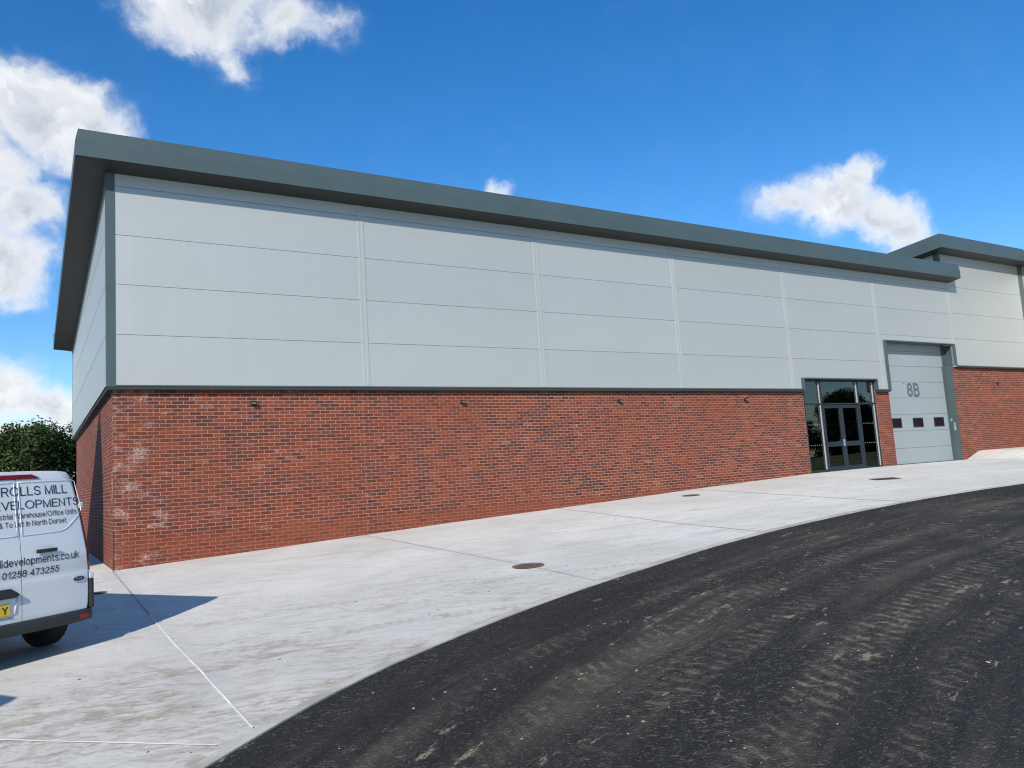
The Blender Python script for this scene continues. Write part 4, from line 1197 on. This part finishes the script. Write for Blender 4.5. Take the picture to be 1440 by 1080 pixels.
# ------------------------------------------------------------------ unseen block added on the left to throw the wedge of shade
ou = empty('shade_caster', (-12, -6, -3.9))
tag(ou, 'unseen grey mono-pitch block added outside the left edge to shade the side wall', 'warehouse')
SUN = Vector((.592, .585, -.540)).normalized()
def back(y, z, X):
    t_ = (SX-X)/SUN.x
    return (X, y-SUN.y*t_, z-SUN.z*t_)
pg = [back(3.35, -.10, -9), back(2.62, -1.5, -9), back(2.45, -2.4, -9)]
yb = pg[-1][1]
poly = [pg[0], pg[1], pg[2], (-9, yb, -4.3), (-9, yb+13, -4.3), (-9, yb+13, pg[0][2]-6.5)]
lft = back(6.33, -2.09, -9)
k_ = (lft[2]-pg[0][2])/(lft[1]-pg[0][1])
poly[-1] = (-9, yb+13, max(-3.0, pg[0][2]+k_*(yb+13-pg[0][1])))
mb = MB(); mb.prism(poly, (-10, 0, 0)); P(mb, 'wall_cladding', M['clad'], ou)
mb = MB(); a, b = pg[0], poly[-1]
mb.prism([(a[0], a[1], a[2]-.05), (b[0], b[1], b[2]-.05), (b[0], b[1], b[2]), (a[0], a[1], a[2])], (-10, 0, 0)); 
mb.v = [(x, y, z+.06) for x, y, z in mb.v]
P(mb, 'roof_sheet', M['trim'], ou)

# ------------------------------------------------------------------ camera
yaw_c, pit_c, rol_c = 0.5553, 0.1166, -0.0642
fwd = Vector((math.sin(yaw_c)*math.cos(pit_c), math.cos(yaw_c)*math.cos(pit_c), math.sin(pit_c)))
r0 = Vector((math.cos(yaw_c), -math.sin(yaw_c), 0)); u0 = r0.cross(fwd)
rt = r0*math.cos(rol_c)+u0*math.sin(rol_c); up = -r0*math.sin(rol_c)+u0*math.cos(rol_c)
cam = bpy.data.cameras.new('camera'); co = bpy.data.objects.new('camera', cam); COL.objects.link(co)
co.matrix_world = Matrix(((rt.x, up.x, -fwd.x, -1.4345), (rt.y, up.y, -fwd.y, -16.7989), (rt.z, up.z, -fwd.z, -2.2344), (0, 0, 0, 1)))
cam.sensor_width = 36; cam.sensor_fit = 'HORIZONTAL'; cam.lens = 36*1106.55/1440
cam.clip_end = 3000; cam.clip_start = .05
scene.camera = co

# ------------------------------------------------------------------ light
el = math.asin(-SUN.z); az = math.atan2(-SUN.x, -SUN.y)
sl = bpy.data.lights.new('sun', 'SUN'); so = bpy.data.objects.new('sun', sl); COL.objects.link(so)
so.rotation_euler = SUN.to_track_quat('-Z', 'Y').to_euler(); so.location = (-20, -30, 30)
sl.energy = 5.0; sl.angle = R(.53); sl.color = (1, .93, .83)
world = bpy.data.worlds.new('World'); scene.world = world; world.use_nodes = True
nt = NT(world.node_tree)
bg = nt.n.get('Background')
sky = nt.node('ShaderNodeTexSky'); sky.sky_type = 'NISHITA'; sky.sun_disc = False
sky.sun_elevation = el; sky.sun_rotation = az; sky.altitude = 100; sky.air_density = 1.0; sky.dust_density = .3; sky.ozone_density = 3.0
hs = nt.node('ShaderNodeHueSaturation'); hs.inputs['Saturation'].default_value = 1.35; hs.inputs['Value'].default_value = 1.54; hs.inputs['Hue'].default_value = .504
nt.l.new(sky.outputs[0], hs.inputs['Color'])
dirv = nt.node('ShaderNodeTexCoord').outputs['Generated']
nw, nwc = nt.noise(dirv, 9, 5, .6)
warp = nt.vmath('ADD', dirv, nt.vmath('SCALE', nt.vmath('SUBTRACT', nwc, (.5, .5, .5)), scale=.075))
def lobe(azd, eld, ra, rb, tiltd=0, vec=None):
    a, e = R(azd), R(eld)
    c = (math.sin(a)*math.cos(e), math.cos(a)*math.cos(e), math.sin(e))
    mp = nt.node('ShaderNodeMapping', vector_type='TEXTURE')
    mp.inputs['Location'].default_value = c
    rot = Matrix.Rotation(-a, 3, 'Z') @ Matrix.Rotation(e, 3, 'X') @ Matrix.Rotation(R(tiltd), 3, 'Y')
    mp.inputs['Rotation'].default_value = rot.to_euler()
    mp.inputs['Scale'].default_value = (R(ra), 3.0, R(rb))
    nt.set(mp.inputs['Vector'], vec)
    gt = nt.node('ShaderNodeTexGradient', gradient_type='SPHERICAL'); nt.l.new(mp.outputs[0], gt.inputs[0])
    return gt.outputs['Fac']
CL = [  # az, el, half-width, half-height (deg), tilt, gain
    (0.2, 24.0, 6.6, 3.9, 8, 1.1), (-4.5, 20.5, 6.5, 6.0, 0, 1.1), (3.4, 23.2, 4.2, 2.6, 12, 1.0), (-1.6, 15.2, 5.2, 3.8, 0, .95), (-.6, 18.6, 4.0, 3.2, 0, .85),
    (-1.5, 7.0, 5.0, 3.3, 0, 1.2), (1.6, 6.4, 4.0, 2.9, 0, 1.15), (-2, 3.4, 9, 3.8, 0, 1.1), (5, 3.4, 6, 2.8, 0, .9),
    (11.0, 32.2, 7.4, 4.3, -8, .95), (16.5, 31.5, 6.0, 2.4, 8, .8), (13.0, 29.0, 3.0, 2.6, 40, .5), (6.5, 31.8, 3.0, 1.8, -20, .5), (20, 31.6, 3, 1.2, 10, .5),
    (55.6, 16.6, 5.4, 2.7, 14, 1.05), (58.0, 15.4, 4.0, 2.5, 22, .95), (54.0, 17.4, 3.2, 1.7, -10, .7), (57.3, 18.2, 3.0, 1.4, -25, .7), (52.5, 17.2, 4.0, 1.9, 8, .62), (50.0, 17.6, 1.5, 2.2, 30, .38), (59.6, 13.9, 2.6, 1.8, 35, .8),
    (31.6, 20.3, 1.5, 1.35, 0, .9)]
def dens(vec):
    tot = None
    for a, e, ra, rb, ti, gn in CL:
        f = nt.math('MULTIPLY', lobe(a, e, ra, rb, ti, vec), gn)
        tot = f if tot is None else nt.math('SMOOTH_MAX', tot, f, .12)
    return tot
L0 = dens(warp)
fb, _ = nt.noise(warp, 17, 8, .60)
fbs, _ = nt.noise(nt.vmath('ADD', warp, (-.012, -.004, .016)), 17, 8, .60)
fbl, _ = nt.noise(dirv, 7.5, 4, .55)
ft = nt.math('ADD', nt.math('MULTIPLY', nt.math('SUBTRACT', fb, .5), 1.25), nt.math('MULTIPLY', nt.math('SUBTRACT', fbl, .5), .7))
dn = nt.math('ADD', L0, nt.math('MULTIPLY', ft, nt.step(L0, .0, .28)))
alpha = nt.math('POWER', nt.step(dn, .05, .72), 1.3)
# billows: bright where the density falls off towards the sun, grey in thick undersides
relief = nt.step(nt.math('SUBTRACT', fb, fbs), -.07, .075)
sh, _ = nt.noise(nt.vmath('ADD', warp, (.02, .03, -.05)), 9, 4, .55)
core = nt.math('MULTIPLY', nt.step(dn, .40, .95), nt.math('ADD', nt.math('MULTIPLY', nt.step(sh, .36, .64), .65), nt.math('MULTIPLY', nt.math('SUBTRACT', 1, relief), .42)), clamp=True)
ccol = nt.mix(core, (8.8, 8.95, 9.1, 1), (4.4, 5.0, 6.0, 1))
final = nt.mix(nt.math('MULTIPLY', alpha, .97), hs.outputs[0], ccol)
nt.l.new(final, bg.inputs['Color'])
bg.inputs['Strength'].default_value = .10
scene.view_settings.view_transform = 'Standard'; scene.view_settings.look = 'None'
scene.view_settings.gamma = 1; scene.view_settings.use_curve_mapping = False
scene.view_settings.exposure = 0.12
scene.render.engine = 'CYCLES'
try:
    scene.cycles.use_denoising = True
    scene.cycles.filter_width = 1.15
    scene.cycles.max_bounces = 8; scene.cycles.transparent_max_bounces = 12
except Exception: pass
